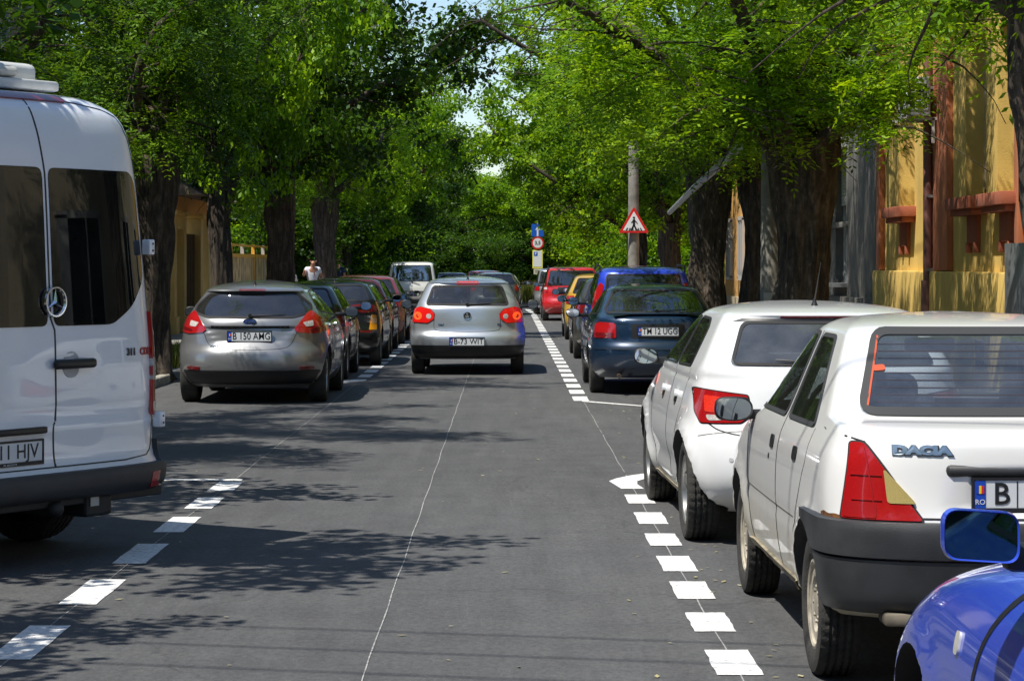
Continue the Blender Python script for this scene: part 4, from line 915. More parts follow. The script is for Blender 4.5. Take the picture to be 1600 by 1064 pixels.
# ---- big white panel van at the left edge, turned across its bay
def bigvan():
    vp = paint('van white', (.80, .82, .85), dirt=(.40, .40, .38), dirt_a=.10, zd=.8)
    c = Car('delivery_van',
        R=[(.10, .42), (.02, .47), (.0, .52), (.0, .66), (.05, .70), (.06, 1.0), (.065, 1.30), (.075, 1.42), (.12, 2.10), (.17, 2.38), (.21, 2.46), (.34, 2.55), (.8, 2.585), (2.9, 2.60)],
        F=[(5.7, .42), (5.85, .5), (5.9, .66), (5.8, 1.0), (5.3, 1.25), (5.0, 1.32), (4.2, 2.2), (3.9, 2.42), (3.5, 2.55), (3.2, 2.59), (3.1, 2.60)],
        Wd=[(.93, .42), (.97, .5), (.985, .66), (.99, 1.1), (.975, 1.42), (.90, 2.10), (.87, 2.30), (.82, 2.42), (.68, 2.52), (.4, 2.58), (.06, 2.60)],
        ar=.16, af=.6, nr=3.0, bow=.012, step=.05, nq=14, ns=50, belt=1.45)
    def disp(V):
        z = V[:, 2]; rear = V[:, 1] < .6
        V[:, 1] += rear*(np.exp(-((z-1.02)/.015)**2)*.010-np.exp(-((z-.97)/.03)**2)*.006+np.exp(-((z-2.245)/.012)**2)*.006)
        a = np.abs(V[:, 0]); d = np.hypot(V[:, 0]-.16, z-1.195); V[:, 1] += rear*(V[:, 0] > 0)*np.exp(-(d/.07)**4)*.025
        return V
    c.disp = disp
    wl = [(-.86, 1.42), (-.04, 1.42), (-.04, 2.06), (-.80, 2.06)]; wr = [(.045, 1.42), (.52, 1.42), (.70, 1.50), (.845, 1.62), (.80, 2.02), (.75, 2.06), (.045, 2.06)]
    hs = [dict(ax='y', polys=[wr, mir(wr)], rng=(-.3, .4)), dict(ax='x', polys=[[(1.0, 1.5), (2.2, 1.5), (2.2, 2.05), (1.0, 2.05)], [(2.35, 1.5), (3.5, 1.5), (3.5, 2.05), (2.35, 2.05)]], rng=(-1.6, 1.6)), dict(ax='y', polys=[[(-.8, 1.42), (.8, 1.42), (.72, 2.15), (-.72, 2.15)]], rng=(3.4, 6.2))]
    c.body(vp, (1.02, 4.70), .345, .23, (.75, .10, 4.9, 2.5), hs, flare=.02, archx=.3)
    g = glass('van dark glass', (.012, .015, .02), .07, .03)
    for p in (wr, mir(wr)): c.patch('rear_window', offp(p, .02), g, 'rear', .004, .004, it=2)
    for ax in ('left', 'right'):
        for p in hs[1]['polys']: c.patch('side_window', offp(p, .02), g, ax, .004, .004)
    c.patch('windscreen', offp(hs[2]['polys'][0], .02), GLC, 'front', .004, .004)
    # centre gap, door outline
    c.strip('door_gap', [(.0, .70), (.0, .98), (.028, 1.02), (.028, 1.38), (.0, 1.44), (.0, 2.05), (-.02, 2.2), (-.05, 2.42), (-.05, 2.50)], .012, BLK, 'rear', .002)
    c.strip('door_gap', [(0, .70), (.80, .70), (.90, .78), (.925, .95), (.945, 1.2), (.91, 1.60), (.845, 2.1), (.79, 2.32), (.70, 2.44), (.30, 2.49), (-.05, 2.50)], .009, BLK, 'rear', .002, it=1)
    c.strip('door_gap', [(0, .70), (-.80, .70), (-.90, .78), (-.925, .95), (-.945, 1.2), (-.91, 1.60), (-.845, 2.1), (-.79, 2.32), (-.70, 2.44), (-.30, 2.49), (-.05, 2.50)], .009, BLK, 'rear', .002, it=1)
    c.patch('high_brake_light', [(-.34, 2.475), (.30, 2.475), (.28, 2.515), (-.34, 2.515)], LDRED, 'rear', .012, .01, it=1)
    c.band('rear_bumper', .45, .665, .30, .035, mat('van bumper', (.03, .033, .038), .55, noise_s=7))
    for sg in (-1, 1):
        pr = [(.76, .50), (.93, .50), (.94, .60), (.77, .60)]; c.patch('reflector', pr if sg > 0 else mir(pr), LRED, 'rear', .042, .02, it=1, res=.03)
        ax = 'right' if sg > 0 else 'left'
        l = c.corner('tail_light', sg, 1.0, 1.46, .90, .20, .024, LRED)
        c.corner('lamp_lens', sg, 1.13, 1.21, .90, .20, .028, LCLR, l, 3); c.corner('lamp_lens', sg, 1.03, 1.06, .90, .20, .028, LCLR, l, 3)
        for z in (1.75, .945):
            xx = float(c.P(z)[0]); yy_ = float(c.P(z)[1]); b = box('door_hinge', (sg*(xx-.045), yy_+.03, z), (.05, .06, .09), vp, c.root, .008)
            for dz in (-.02, .02): box('hinge_bolt', (sg*(xx-.04), yy_-.001, z+dz), (.010, .006, .010), BLK, b)
    # handle
    c.patch('handle_recess', [(.16+.075*math.cos(i*math.pi/8), 1.195+.075*math.sin(i*math.pi/8)) for i in range(16)], mat('recess white', (.45, .46, .47), .5), 'rear', .001, .0005, it=0)
    bm = bmesh.new(); bx(bm, (.16, c.hit(.16, 1.195, 'rear')[0].y-.035, 1.20), (.34, .04, .055), .024, seg=3); from_bm('door_handle', bm, BLK, c.root, True, 60)
    box('plate_light_bar', (-.36, c.hit(-.3, .92, 'rear')[0].y-.012, .95), (.58, .04, .05), BLK, c.root, .01)
    c.plate('B 11 HJV', -.36, .84, .52, .11, blue=True, foot='TEL. 0255.312.714')
    c.badge('badge', '311 ', .70, 1.245, .058, mat('badge dark', (.05, .05, .055), .3, metal=.6), sx=1.05); c.badge('badge', 'CDI', .835, 1.245, .058, mat('badge red', (.35, .01, .02), .3), sx=1.05)
    # round three pointed emblem
    y = c.hit(0.02, 1.52, 'rear')[0].y-.02; cx, cz = .02, 1.52
    v, f = lathe_vf([(.070, -.004), (.076, -.014), (.084, -.014), (.088, -.002), (.078, .006), (.070, -.004)], 40, (cx, y, cz), 0, 'y'); e = from_py('emblem', v, f, CHR, c.root, True)
    V, F = [], []
    for k in range(3):
        a = R_(90+120*k); n = len(V); d = Vector((math.cos(a), math.sin(a))); q = Vector((-d.y, d.x))
        V += [(cx+d.x*.074, y-.006, cz+d.y*.074), (cx+q.x*.013, y-.002, cz+q.y*.013), (cx, y-.016, cz), (cx-q.x*.013, y-.002, cz-q.y*.013), (cx, y+.002, cz)]
        F += [(n, n+1, n+2), (n, n+2, n+3), (n, n+4, n+1), (n, n+3, n+4)]
    from_py('emblem_star', V, F, CHR, e)
    # roof cooler
    wc = mat('cooler white', (.62, .63, .60), .5, noise_s=4, noise_a=.2)
    bm = bmesh.new(); bx(bm, (-.08, 1.25, 2.63), (1.24, 1.5, .09), .02)
    bx(bm, (-.10, 1.25, 2.73), (1.10, 1.35, .20), .06, seg=3); o = from_bm('roof_air_conditioner', bm, wc, c.root, True, 40)
    bm = bmesh.new(); bx(bm, (-.18, .58, 2.735), (.8, .16, .10), .05, seg=4); from_bm('cooler_cowl', bm, mat('cooler grey', (.50, .50, .45), .6), o, True)
    # tow bar and chassis
    dk = mat('chassis black', (.016, .017, .019), .6)
    bm = bmesh.new(); bx(bm, (.10, .12, .40), (1.7, .10, .085), .008); bx(bm, (.38, .20, .34), (.22, .3, .12), .02); bx(bm, (0, 1.5, .42), (1.3, 2.4, .12), .01); from_bm('tow_beam', bm, dk, c.root)
    bm = bmesh.new(); bmesh.ops.create_uvsphere(bm, u_segments=16, v_segments=10, radius=.05, matrix=Matrix.Translation((.02, .06, .345))); bx(bm, (.02, .14, .33), (.05, .2, .05), .01); from_bm('tow_ball', bm, dk, c.root, True)
    box('tow_label', (.33, .045, .365), (.07, .006, .05), mat('paper', (.5, .5, .48), .7), c.root)
    tube('mirror_stalk', [(-.95, 4.55, 1.5), (-1.12, 4.5, 1.55)], .02, BLK, c.root); c.mirror(-1, 4.5, 1.55, .2, .32, m=BLK, x0=.93); c.mirror(1, 4.5, 1.55, .2, .32, m=BLK, x0=.93)
    c.wheels('steel', near=True, inset=.03, rimmat=RIMD, rr=.21)
    c.patch('headlight', [(.60, .86), (.92, .86), (.90, 1.12), (.62, 1.12)], LCLR, 'front', .006, .004); c.patch('headlight', mir([(.60, .86), (.92, .86), (.90, 1.12), (.62, 1.12)]), LCLR, 'front', .006, .004)
    c.seats(((3.9, 'f'), (2.6, 'r'), (1.6, 'r')), zb=.9, top=.62)
    yaw = R_(58)
    # right rear corner goes to (-2.10, 14.25)
    rx, ry = -2.04, 14.22; c0 = Vector((.955, .08)); cr = Vector((c0.x*math.cos(yaw)-c0.y*math.sin(yaw), c0.x*math.sin(yaw)+c0.y*math.cos(yaw)))
    for sg in (-1, 1): c.corner('bumper_corner', sg, .66, .84, .93, .30, .03, MATS['van bumper'])
    src = [0, .42, .665, .70, .84, .95, 1.02, 1.195, 1.42, 1.52, 2.06, 2.245, 2.475, 2.515, 2.60, 2.95]; dst = [0, .34, .52, .55, .65, .77, .80, 1.115, 1.355, 1.47, 2.20, 2.40, 2.60, 2.64, 2.70, 2.93]
    def walk(o, rigid):
        nm = o.name.split('.')[0]
        if nm == 'wheel': return
        if o.data:
            co = np.zeros(len(o.data.vertices)*3, np.float32); o.data.vertices.foreach_get('co', co); z = co[2::3]
            if rigid is None and nm in ('emblem', 'licence_plate', 'badge', 'door_handle', 'door_hinge', 'handle_recess', 'door_mirror', 'seat', 'tow_ball', 'tow_beam', 'tow_label'):
                zc = float(z.min()+z.max())/2; rigid = float(np.interp(zc, src, dst))-zc+(.035 if nm[:3] == 'tow' else 0)
            co[2::3] = z+rigid if rigid is not None else np.interp(z, src, dst); o.data.vertices.foreach_set('co', co); o.data.update()
        for ch in o.children: walk(ch, rigid)
    for ch in list(c.root.children): walk(ch, None)
    c.place(rx-cr.x, ry-cr.y, yaw, 'tall white van with a roof cooler and tow bar, cut off by the left edge', 'van'); return c
bigvan()
# ================================================================== ground, road, markings
def noise_node(t, scale, detail=8, coord='Object', rough=.6, sc=None):
    tc = t.nodes.new('ShaderNodeTexCoord'); n = t.nodes.new('ShaderNodeTexNoise'); n.inputs['Scale'].default_value = scale; n.inputs['Detail'].default_value = detail; n.inputs['Roughness'].default_value = rough
    if sc:
        mp = t.nodes.new('ShaderNodeMapping'); mp.inputs['Scale'].default_value = sc; t.links.new(tc.outputs[coord], mp.inputs[0]); t.links.new(mp.outputs[0], n.inputs['Vector'])
    else: t.links.new(tc.outputs[coord], n.inputs['Vector'])
    return n
def ramp(t, src, stops):
    r = t.nodes.new('ShaderNodeValToRGB'); e = r.color_ramp.elements
    while len(e) < len(stops): e.new(.5)
    for k, (p, c) in enumerate(stops): e[k].position = p; e[k].color = (*c, 1) if len(c) == 3 else c
    t.links.new(src, r.inputs['Fac']); return r
def mixc(t, a, b, fac, mode='MIX'):
    m = t.nodes.new('ShaderNodeMix'); m.data_type = 'RGBA'; m.blend_type = mode
    for s, i in ((a, 6), (b, 7)):
        if hasattr(s, 'is_output') or hasattr(s, 'links'): t.links.new(s, m.inputs[i])
        else: m.inputs[i].default_value = (*s, 1)
    if hasattr(fac, 'links'): t.links.new(fac, m.inputs[0])
    else: m.inputs[0].default_value = fac
    return m.outputs[2]
def asphalt():
    m = bpy.data.materials.new('asphalt'); m.use_nodes = True; t = m.node_tree; b = t.nodes['Principled BSDF']
    big = noise_node(t, .22, 6, sc=(1.4, .5, 1)); c = ramp(t, big.outputs['Fac'], [(.3, (.080, .081, .084)), (.7, (.104, .105, .107))]).outputs[0]
    st = noise_node(t, 3.0, 8, sc=(2.2, .16, 1)); c = mixc(t, c, ramp(t, st.outputs['Fac'], [(.3, (.72, .72, .72)), (.68, (1.12, 1.12, 1.12))]).outputs[0], .55, 'MULTIPLY')
    gr = noise_node(t, 90, 3, rough=.8); c = mixc(t, c, ramp(t, gr.outputs['Fac'], [(.3, (.45, .45, .45)), (.55, (1, 1, 1)), (.72, (1.7, 1.7, 1.65))]).outputs[0], .6, 'MULTIPLY')
    g2 = noise_node(t, 34, 2, rough=.6, sc=(1, .55, 1)); c = mixc(t, c, ramp(t, g2.outputs['Fac'], [(.30, (.55, .55, .55)), (.5, (1, 1, 1)), (.70, (1.45, 1.43, 1.4))]).outputs[0], .42, 'MULTIPLY')
    g3 = noise_node(t, 2.2, 5, rough=.7); c = mixc(t, c, ramp(t, g3.outputs['Fac'], [(.35, (.84, .84, .85)), (.65, (1.12, 1.12, 1.1))]).outputs[0], .7, 'MULTIPLY')
    sp = noise_node(t, 9, 10, rough=.75); c = mixc(t, c, (.06, .06, .06), ramp(t, sp.outputs['Fac'], [(.66, (0, 0, 0)), (.72, (.5, .5, .5))]).outputs[0])
    ct = noise_node(t, 14, 4, rough=.7); c = mixc(t, c, (.33, .30, .24), ramp(t, ct.outputs['Fac'], [(.735, (0, 0, 0)), (.75, (.8, .8, .8))]).outputs[0])
    oil = noise_node(t, .9, 5, rough=.6, sc=(1.2, .35, 1)); c = mixc(t, c, (.045, .045, .047), ramp(t, oil.outputs['Fac'], [(.60, (0, 0, 0)), (.74, (.55, .55, .55))]).outputs[0])
    # sealed cross joint and fine cracks
    vo = t.nodes.new('ShaderNodeTexVoronoi'); vo.feature = 'DISTANCE_TO_EDGE'; vo.inputs['Scale'].default_value = .32
    wn = noise_node(t, 1.2, 6); tc = t.nodes.new('ShaderNodeTexCoord'); ad = t.nodes.new('ShaderNodeVectorMath'); ad.operation = 'ADD'; t.links.new(tc.outputs['Object'], ad.inputs[0])
    sc = t.nodes.new('ShaderNodeVectorMath'); sc.operation = 'SCALE'; sc.inputs['Scale'].default_value = .9; t.links.new(wn.outputs['Color'], sc.inputs[0]); t.links.new(sc.outputs[0], ad.inputs[1]); t.links.new(ad.outputs[0], vo.inputs['Vector'])
    c = mixc(t, c, (.04, .04, .04), ramp(t, vo.outputs['Distance'], [(.0, (.45, .45, .45)), (.006, (0, 0, 0))]).outputs[0])
    t.links.new(c, b.inputs['Base Color']); b.inputs['Roughness'].default_value = .82; b.inputs['Specular IOR Level'].default_value = .35
    u = t.nodes.new('ShaderNodeBump'); u.inputs['Strength'].default_value = .55; u.inputs['Distance'].default_value = .012; t.links.new(gr.outputs['Fac'], u.inputs['Height']); t.links.new(u.outputs['Normal'], b.inputs['Normal'])
    return m
def roadpaint():
    m = bpy.data.materials.new('road paint'); m.use_nodes = True; t = m.node_tree; b = t.nodes['Principled BSDF']
    n = noise_node(t, 26, 8, rough=.7); c = ramp(t, n.outputs['Fac'], [(.34, (.11, .11, .11)), (.40, (.48, .48, .47)), (.47, (.66, .66, .65)), (.6, (.76, .76, .74))]).outputs[0]
    t.links.new(c, b.inputs['Base Color']); b.inputs['Roughness'].default_value = .75
    u = t.nodes.new('ShaderNodeBump'); u.inputs['Strength'].default_value = .4; u.inputs['Distance'].default_value = .004; t.links.new(n.outputs['Fac'], u.inputs['Height']); t.links.new(u.outputs['Normal'], b.inputs['Normal'])
    return m
ASPH = asphalt(); RP = roadpaint()
SOIL = mat('soil', (.13, .10, .065), .95, noise_s=1.2, noise_a=.5, col2=(.06, .07, .03), bump=.6, bump_s=8)
PAVE = mat('pavement', (.25, .235, .20), .9, noise_s=1.6, noise_a=.35, bump=.4, bump_s=22)
KERB = mat('kerb stone', (.36, .34, .29), .85, noise_s=3, noise_a=.3, bump=.3, bump_s=30)
def sheet(name, x0, x1, y0, y1, z, m, kind='structure', nx=1, ny=1):
    V = [(x0+(x1-x0)*i/nx, y0+(y1-y0)*j/ny, z) for j in range(ny+1) for i in range(nx+1)]
    F = [(j*(nx+1)+i, j*(nx+1)+i+1, (j+1)*(nx+1)+i+1, (j+1)*(nx+1)+i) for j in range(ny) for i in range(nx)]
    o = from_py(name, V, F, m); tag(o, None, None, kind=kind); return o
KL, KR = -4.75, 3.15
sheet('ground', -400, 400, -100, 900, -.03, SOIL)
sheet('road', KL, KR, -30, 118, 0, ASPH)
sheet('cross_road', -60, 60, 118, 128, -.004, ASPH)
def slab(name, x0, x1, y0, y1, z, m, kerb=None):
    bm = bmesh.new(); bx(bm, ((x0+x1)/2, (y0+y1)/2, z/2-.02), (x1-x0, y1-y0, z+.04)); o = from_bm(name, bm, m); tag(o, None, None, kind='structure'); return o
slab('pavement', -8.2, KL-.16, -25, 117, .115, PAVE); slab('pavement', KR+.16, 7.0, -25, 117, .115, PAVE)
for xs, x in (('l', KL-.08), ('r', KR+.08)):
    bm = bmesh.new(); y = -25
    while y < 116:
        bx(bm, (x+random.uniform(-.006, .006), y+.5, .04), (.15, .985, .17), .012, seg=1); y += 1
    o = from_bm('kerb', bm, KERB); tag(o, None, None, kind='structure')
# low verge that closes the road behind the signs
slab('pavement', .55, 3.1, 97, 117, .12, PAVE)
slab('pavement', -60, 60, 128, 134, .12, PAVE)
def quads(name, Q, m, label=None):
    V = [p for q in Q for p in q]; F = []; k = 0
    for q in Q: F.append(tuple(range(k, k+len(q)))); k += len(q)
    o = from_py(name, V, F, m); tag(o, None, None, kind='structure'); return o
MZ = .004
Q = []
def dash(x0, x1, ya, yb):
    e = lambda: random.uniform(-.004, .004); n = 6
    Q.append([(x0+(x1-x0)*i/n, ya+e(), MZ) for i in range(n+1)]+[(x1+e(), ya+(yb-ya)*i/n, MZ) for i in range(1, n)]+[(x1-(x1-x0)*i/n, yb+e(), MZ) for i in range(n+1)]+[(x0+e(), yb-(yb-ya)*i/n, MZ) for i in range(1, n)])
Zr = lambda py: 6300/(py-413)
for a, b in ((1140, 1079), (1031, 978), (945, 906), (881, 850), (832, 808), (795, 777.5), (767.5, 753)): dash(-2.21, -2.02, Zr(a), Zr(b))
for a, b in ((1150, 1100), (1055, 1016), (987, 957.5), (936, 909), (893, 869), (853, 834), (819, 801), (787, 773)): dash(.865, 1.055, Zr(a), Zr(b))
quads('bay_marking', Q, RP); Q = []
# rounded end of the near bay, cross line and far bays
Q.append([(.865, Zr(764), MZ), (1.035, Zr(764), MZ), (1.005, Zr(757), MZ), (1.02, Zr(752), MZ), (1.12, Zr(747), MZ), (1.12, Zr(740), MZ), (.98, Zr(743.5), MZ), (.865, Zr(748), MZ), (.80, Zr(752), MZ)])
Q.append([(-4.7, 18.62, MZ), (-2.05, 18.62, MZ), (-2.05, 18.76, MZ), (-4.7, 18.76, MZ)])
Q.append([(.95, 29.55, MZ), (1.7, 28.4, MZ), (3.1, 27.6, MZ), (3.1, 27.45, MZ), (1.7, 28.22, MZ), (.93, 29.35, MZ)])
y = 29.5
while y < 84:
    dash(.84, 1.03, y, y+.98); y += 1.58
Q.append([(.80, 84.5, MZ), (.98, 84.5, MZ), (.90, 90, MZ), (.70, 90, MZ)])
Q.append([(-2.6, 33.2, MZ), (-2.02, 34.6, MZ), (-2.02, 35.0, MZ), (-2.2, 35.0, MZ), (-2.7, 33.5, MZ)])
y = 35.6
while y < 80: dash(-2.20, -2.01, y, y+.98); y += 1.58
quads('bay_marking', Q, RP); Q = []
def guide(x0, y0, x1, y1, w=.008):
    n = int(abs(y1-y0)/.25); L = []; Rr = []
    for i in range(n+1):
        t = i/n; x = x0+(x1-x0)*t+.003*math.sin(i*.7)+random.uniform(-.0015, .0015); ww = w*random.uniform(.3, .5)
        L.append((x-ww, y0+(y1-y0)*t, .003)); Rr.append((x+ww, y0+(y1-y0)*t, .003))
    for i in range(n):
        if random.random() > .03: Q.append([L[i], Rr[i], Rr[i+1], L[i+1]])
guide(-.585, 2, -.55, 60); guide(-2.115, 3, -2.11, 34.5); guide(.962, 3, .955, 29.2)
o = quads('guide_line', Q, mat('chalk line', (.32, .32, .31), .9, noise_s=30, noise_a=.5)); Q = []
# ================================================================== trees
def leafmat(name, cols, trans=.45):
    m = bpy.data.materials.new(name); m.use_nodes = True; t = m.node_tree; t.nodes.clear()
    o = t.nodes.new('ShaderNodeOutputMaterial'); at = t.nodes.new('ShaderNodeAttribute'); at.attribute_name = 'tone'
    c = ramp(t, at.outputs['Fac'], [(0, cols[0]), (.55, cols[1]), (1, cols[2])]).outputs[0]
    d = t.nodes.new('ShaderNodeBsdfPrincipled'); d.inputs['Roughness'].default_value = .5; d.inputs['Specular IOR Level'].default_value = .22; t.links.new(c, d.inputs['Base Color'])
    tr = t.nodes.new('ShaderNodeBsdfTranslucent'); c2 = mixc(t, c, (1.6, 1.5, .35), 1.0, 'MULTIPLY'); t.links.new(c2, tr.inputs[0])
    mx = t.nodes.new('ShaderNodeMixShader'); mx.inputs[0].default_value = trans; t.links.new(d.outputs[0], mx.inputs[1]); t.links.new(tr.outputs[0], mx.inputs[2]); t.links.new(mx.outputs[0], o.inputs[0])
    return m
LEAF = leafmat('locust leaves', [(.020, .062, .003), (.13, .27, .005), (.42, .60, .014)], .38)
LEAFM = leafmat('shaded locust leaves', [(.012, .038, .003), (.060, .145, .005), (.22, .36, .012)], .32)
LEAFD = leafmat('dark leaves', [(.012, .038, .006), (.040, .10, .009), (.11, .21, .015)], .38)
LEAFY = leafmat('yellowish leaves', [(.07, .13, .006), (.17, .28, .01), (.32, .42, .02)], .45)
def barkmat():
    m = bpy.data.materials.new('bark'); m.use_nodes = True; t = m.node_tree; b = t.nodes['Principled BSDF']
    n = noise_node(t, 5.5, 10, sc=(2.2, 2.2, .45), rough=.7); c = ramp(t, n.outputs['Fac'], [(.32, (.018, .014, .011)), (.5, (.075, .058, .042)), (.66, (.17, .135, .10))]).outputs[0]
    n4 = noise_node(t, 9, 8, sc=(1.6, 1.6, 1.1), rough=.75); c = mixc(t, c, ramp(t, n4.outputs['Fac'], [(.36, (.42, .40, .38)), (.56, (1, 1, 1)), (.7, (1.45, 1.4, 1.35))]).outputs[0], .8, 'MULTIPLY')
    n3 = noise_node(t, 1.1, 6); c = mixc(t, c, (.16, .105, .06), ramp(t, n3.outputs['Fac'], [(.55, (0, 0, 0)), (.68, (.45, .45, .45))]).outputs[0])
    t.links.new(c, b.inputs['Base Color']); b.inputs['Roughness'].default_value = .95
    u = t.nodes.new('ShaderNodeBump'); u.inputs['Strength'].default_value = 1; u.inputs['Distance'].default_value = .05; t.links.new(n.outputs['Fac'], u.inputs['Height']); t.links.new(u.outputs['Normal'], b.inputs['Normal'])
    return m
BARK = barkmat()
def fast_mesh(name, V, quads, tone=None):
    me = bpy.data.meshes.new(name); nv, nf = len(V), len(quads)
    me.vertices.add(nv); me.vertices.foreach_set('co', V.astype(np.float32).ravel())
    me.loops.add(nf*4); me.loops.foreach_set('vertex_index', quads.astype(np.int32).ravel())
    me.polygons.add(nf); me.polygons.foreach_set('loop_start', np.arange(0, nf*4, 4, dtype=np.int32))
    me.update(calc_edges=True)
    if tone is not None:
        a = me.attributes.new('tone', 'FLOAT', 'POINT'); a.data.foreach_set('value', tone.astype(np.float32))
    return me
def unit(a): return a/np.maximum(1e-9, np.linalg.norm(a, axis=1, keepdims=True))
def fronds(rng, C, rad, per, L=.24, nl=5, lw=.022, ll=.060, flat=.55, simple=False, tone0=None):
    """C: clump centres (N,3); per fronds in each; returns V, quads, tone"""
    N = len(C); M = N*per
    d = rng.normal(size=(M, 3)); d[:, 2] = d[:, 2]*.6-.05; d = unit(d)
    cen = np.repeat(C, per, 0); rr = np.repeat(rad, per) if hasattr(rad, '__len__') else rad
    o = cen+unit(rng.normal(size=(M, 3)))*(rng.random((M, 1))**.55)*np.array([1, 1, flat])*(rr[:, None] if hasattr(rr, '__len__') else rr)
    ct = np.repeat(rng.random(N) if tone0 is None else tone0, per); tone = np.clip(ct*.55+.45*rng.random(M), 0, 1)
    s = unit(np.cross(d, [0, 0, 1])+rng.normal(size=(M, 3))*.15); n = unit(np.cross(s, d)); n *= np.sign(n[:, 2:3]+1e-6)
    if simple:
        k = rng.uniform(.7, 1.3, (M, 1)); l = ll*k; w = lw*k; n2 = unit(n+rng.normal(size=(M, 3))*.5); s2 = unit(np.cross(d, n2))
        V = np.stack([o, o+d*l*.5+s2*w, o+d*l, o+d*l*.5-s2*w], 1); Q = np.arange(M*4).reshape(M, 4); return V.reshape(-1, 3), Q, np.repeat(tone, 4)
    Vs = []
    k = rng.uniform(.75, 1.25, (M, 1))
    for i in range(nl):
        t = (i+.6)/nl; p = o+d*(L*t)*k+np.array([0, 0, -1])*(.10*t*t*k)*L*4
        for sg in (-1, 1):
            e = unit(s*sg+d*.45+rng.normal(size=(M, 3))*.14-np.array([0, 0, .15])); f = unit(np.cross(e, n)+rng.normal(size=(M, 3))*.35); sc = k*(1-.35*abs(t-.45))
            Vs.append(np.stack([p, p+e*ll*sc*.45+f*lw*sc*.5, p+e*ll*sc, p+e*ll*sc*.5-f*lw*sc*.5], 1))
    p = o+d*L*k+np.array([0, 0, -1])*.10*k*L*4; Vs.append(np.stack([p, p+d*ll*.5+s*lw*.5, p+d*ll, p+d*ll*.5-s*lw*.5], 1))
    V = np.stack(Vs, 1); nq = len(Vs); Q = np.arange(M*nq*4).reshape(-1, 4)
    return V.reshape(-1, 3), Q, np.repeat(tone, nq*4)
def grow(seed, fork=2.9, r0=.36, crown_r=4.4, top=9.5, nlimb=7, lean=(0, 0), low=2.6, bias=(0, 0), trunk_sides=44, hollow=None):
    """returns trunk verts/faces and clump centres"""
    rnd = random.Random(seed); V = []; F = []; C = []
    def T(pts, rad, sides, nz=0):
        v, f = tube_vf(pts, rad, sides, len(V), nz, seed); V.extend(v); F.extend(f)
    n = 34; pts = []; rad = []
    for i in range(n+1):
        t = i/n; pts.append(Vector((lean[0]*t*t+.07*math.sin(t*4+seed), lean[1]*t*t+.07*math.cos(t*3+seed), fork*t-.05))); rad.append(r0*((1.18-.62*t+.44*t*t) if t < .5 else .98+.22*(t-.5)*2)*(1+.42*math.exp(-t*15)))
    T(pts, rad, trunk_sides, .36); tip = pts[-1]
    for L_ in range(nlimb):
        az = 2*math.pi*(L_+rnd.uniform(-.3, .3))/nlimb; el = rnd.uniform(.45, 1.15) if L_ else 1.4
        d = Vector((math.cos(az)*math.cos(el)+bias[0]*.3, math.sin(az)*math.cos(el)+bias[1]*.3, math.sin(el))).normalized()
        ln = rnd.uniform(.75, 1.05)*((top-fork)*math.sin(el)+crown_r*math.cos(el))
        p = tip-Vector((0, 0, rnd.uniform(0, .5))); P = [p.copy()]; k = 11; rl = r0*rnd.uniform(.24, .38); RR = [rl*1.3]
        for i in range(k):
            d = (d+Vector((rnd.gauss(0, .13), rnd.gauss(0, .13), rnd.gauss(-.012, .09)))).normalized(); p = p+d*ln/k; P.append(p.copy()); RR.append(rl*(1-.85*(i+1)/k)+.012)
        T(P, RR, 9, .12)
        for i in range(2, k+1):
            for b in range(3 if i < k else 4):
                a2 = rnd.uniform(0, 6.28); q = P[i].copy(); ln2 = rnd.uniform(.9, 2.0)*(1.15-.4*i/k)
                d2 = (d*.4+Vector((math.cos(a2), math.sin(a2), rnd.uniform(-.55, .4)))).normalized(); PP = [q.copy()]
                for j in range(5):
                    d2 = (d2+Vector((rnd.gauss(0, .16), rnd.gauss(0, .16), rnd.gauss(-.09, .12)))).normalized(); q = q+d2*ln2/5; PP.append(q.copy())
                    if j >= 1:
                        for u in range(2):
                            C.append(tuple(q+Vector((rnd.gauss(0, .28), rnd.gauss(0, .28), rnd.gauss(-.03, .18)))))
                T(PP, [RR[i]*.40+.004]+[max(.005, RR[i]*.32*(1-.2*j)) for j in range(1, 6)], 5)
    C = np.array(C); C = C[C[:, 2] > low]
    return V, F, C
GROWN = {}
def tree_proto(key, leaf, prune=None, per=16, rad=.42, flat=.55, seedl=1, L=.24, simple=False, lw=.022, ll=.06, nl=5, extra=None, maxc=None, **kw):
    V, F, C = grow(key, **kw); rng = np.random.default_rng(seedl+key)
    if maxc and len(C) > maxc: C = C[rng.permutation(len(C))[:maxc]]
    if prune is not None: C = C[~prune(C[:, 0], C[:, 1], C[:, 2])]
    if extra is not None: C = np.concatenate([C, np.array(extra)])
    tm = bpy.data.meshes.new('trunk'); tm.from_pydata([tuple(v) for v in V], [], F); tm.materials.append(BARK); tm.shade_smooth()
    v, q, tn = fronds(rng, C, rad, per, L, nl, lw, ll, flat, simple=simple); cm = fast_mesh('crown', v, q, tn); cm.materials.append(leaf)
    return tm, cm, len(C)
def put_tree(pr, x, y, rz, sc, label, group, leaf=None, name='tree', z=.1):
    t = empty(name, (x, y, z), rz); t.scale = (sc, sc, sc) if not hasattr(sc, '__len__') else sc; tag(t, label, 'tree', group)
    a = bpy.data.objects.new('trunk', pr[0]); COL.objects.link(a); a.parent = t
    b = bpy.data.objects.new('crown', pr[1]); COL.objects.link(b); b.parent = t
    if leaf is not None: b.material_slots[0].link = 'OBJECT'; b.material_slots[0].material = leaf
    return t
FR = dict(L=.32, lw=.036, ll=.090, rad=.43, flat=.42)
PA = tree_proto(11, LEAF, fork=2.9, r0=.29, crown_r=4.4, top=9.5, nlimb=8, low=2.5, per=24, maxc=560, **FR)
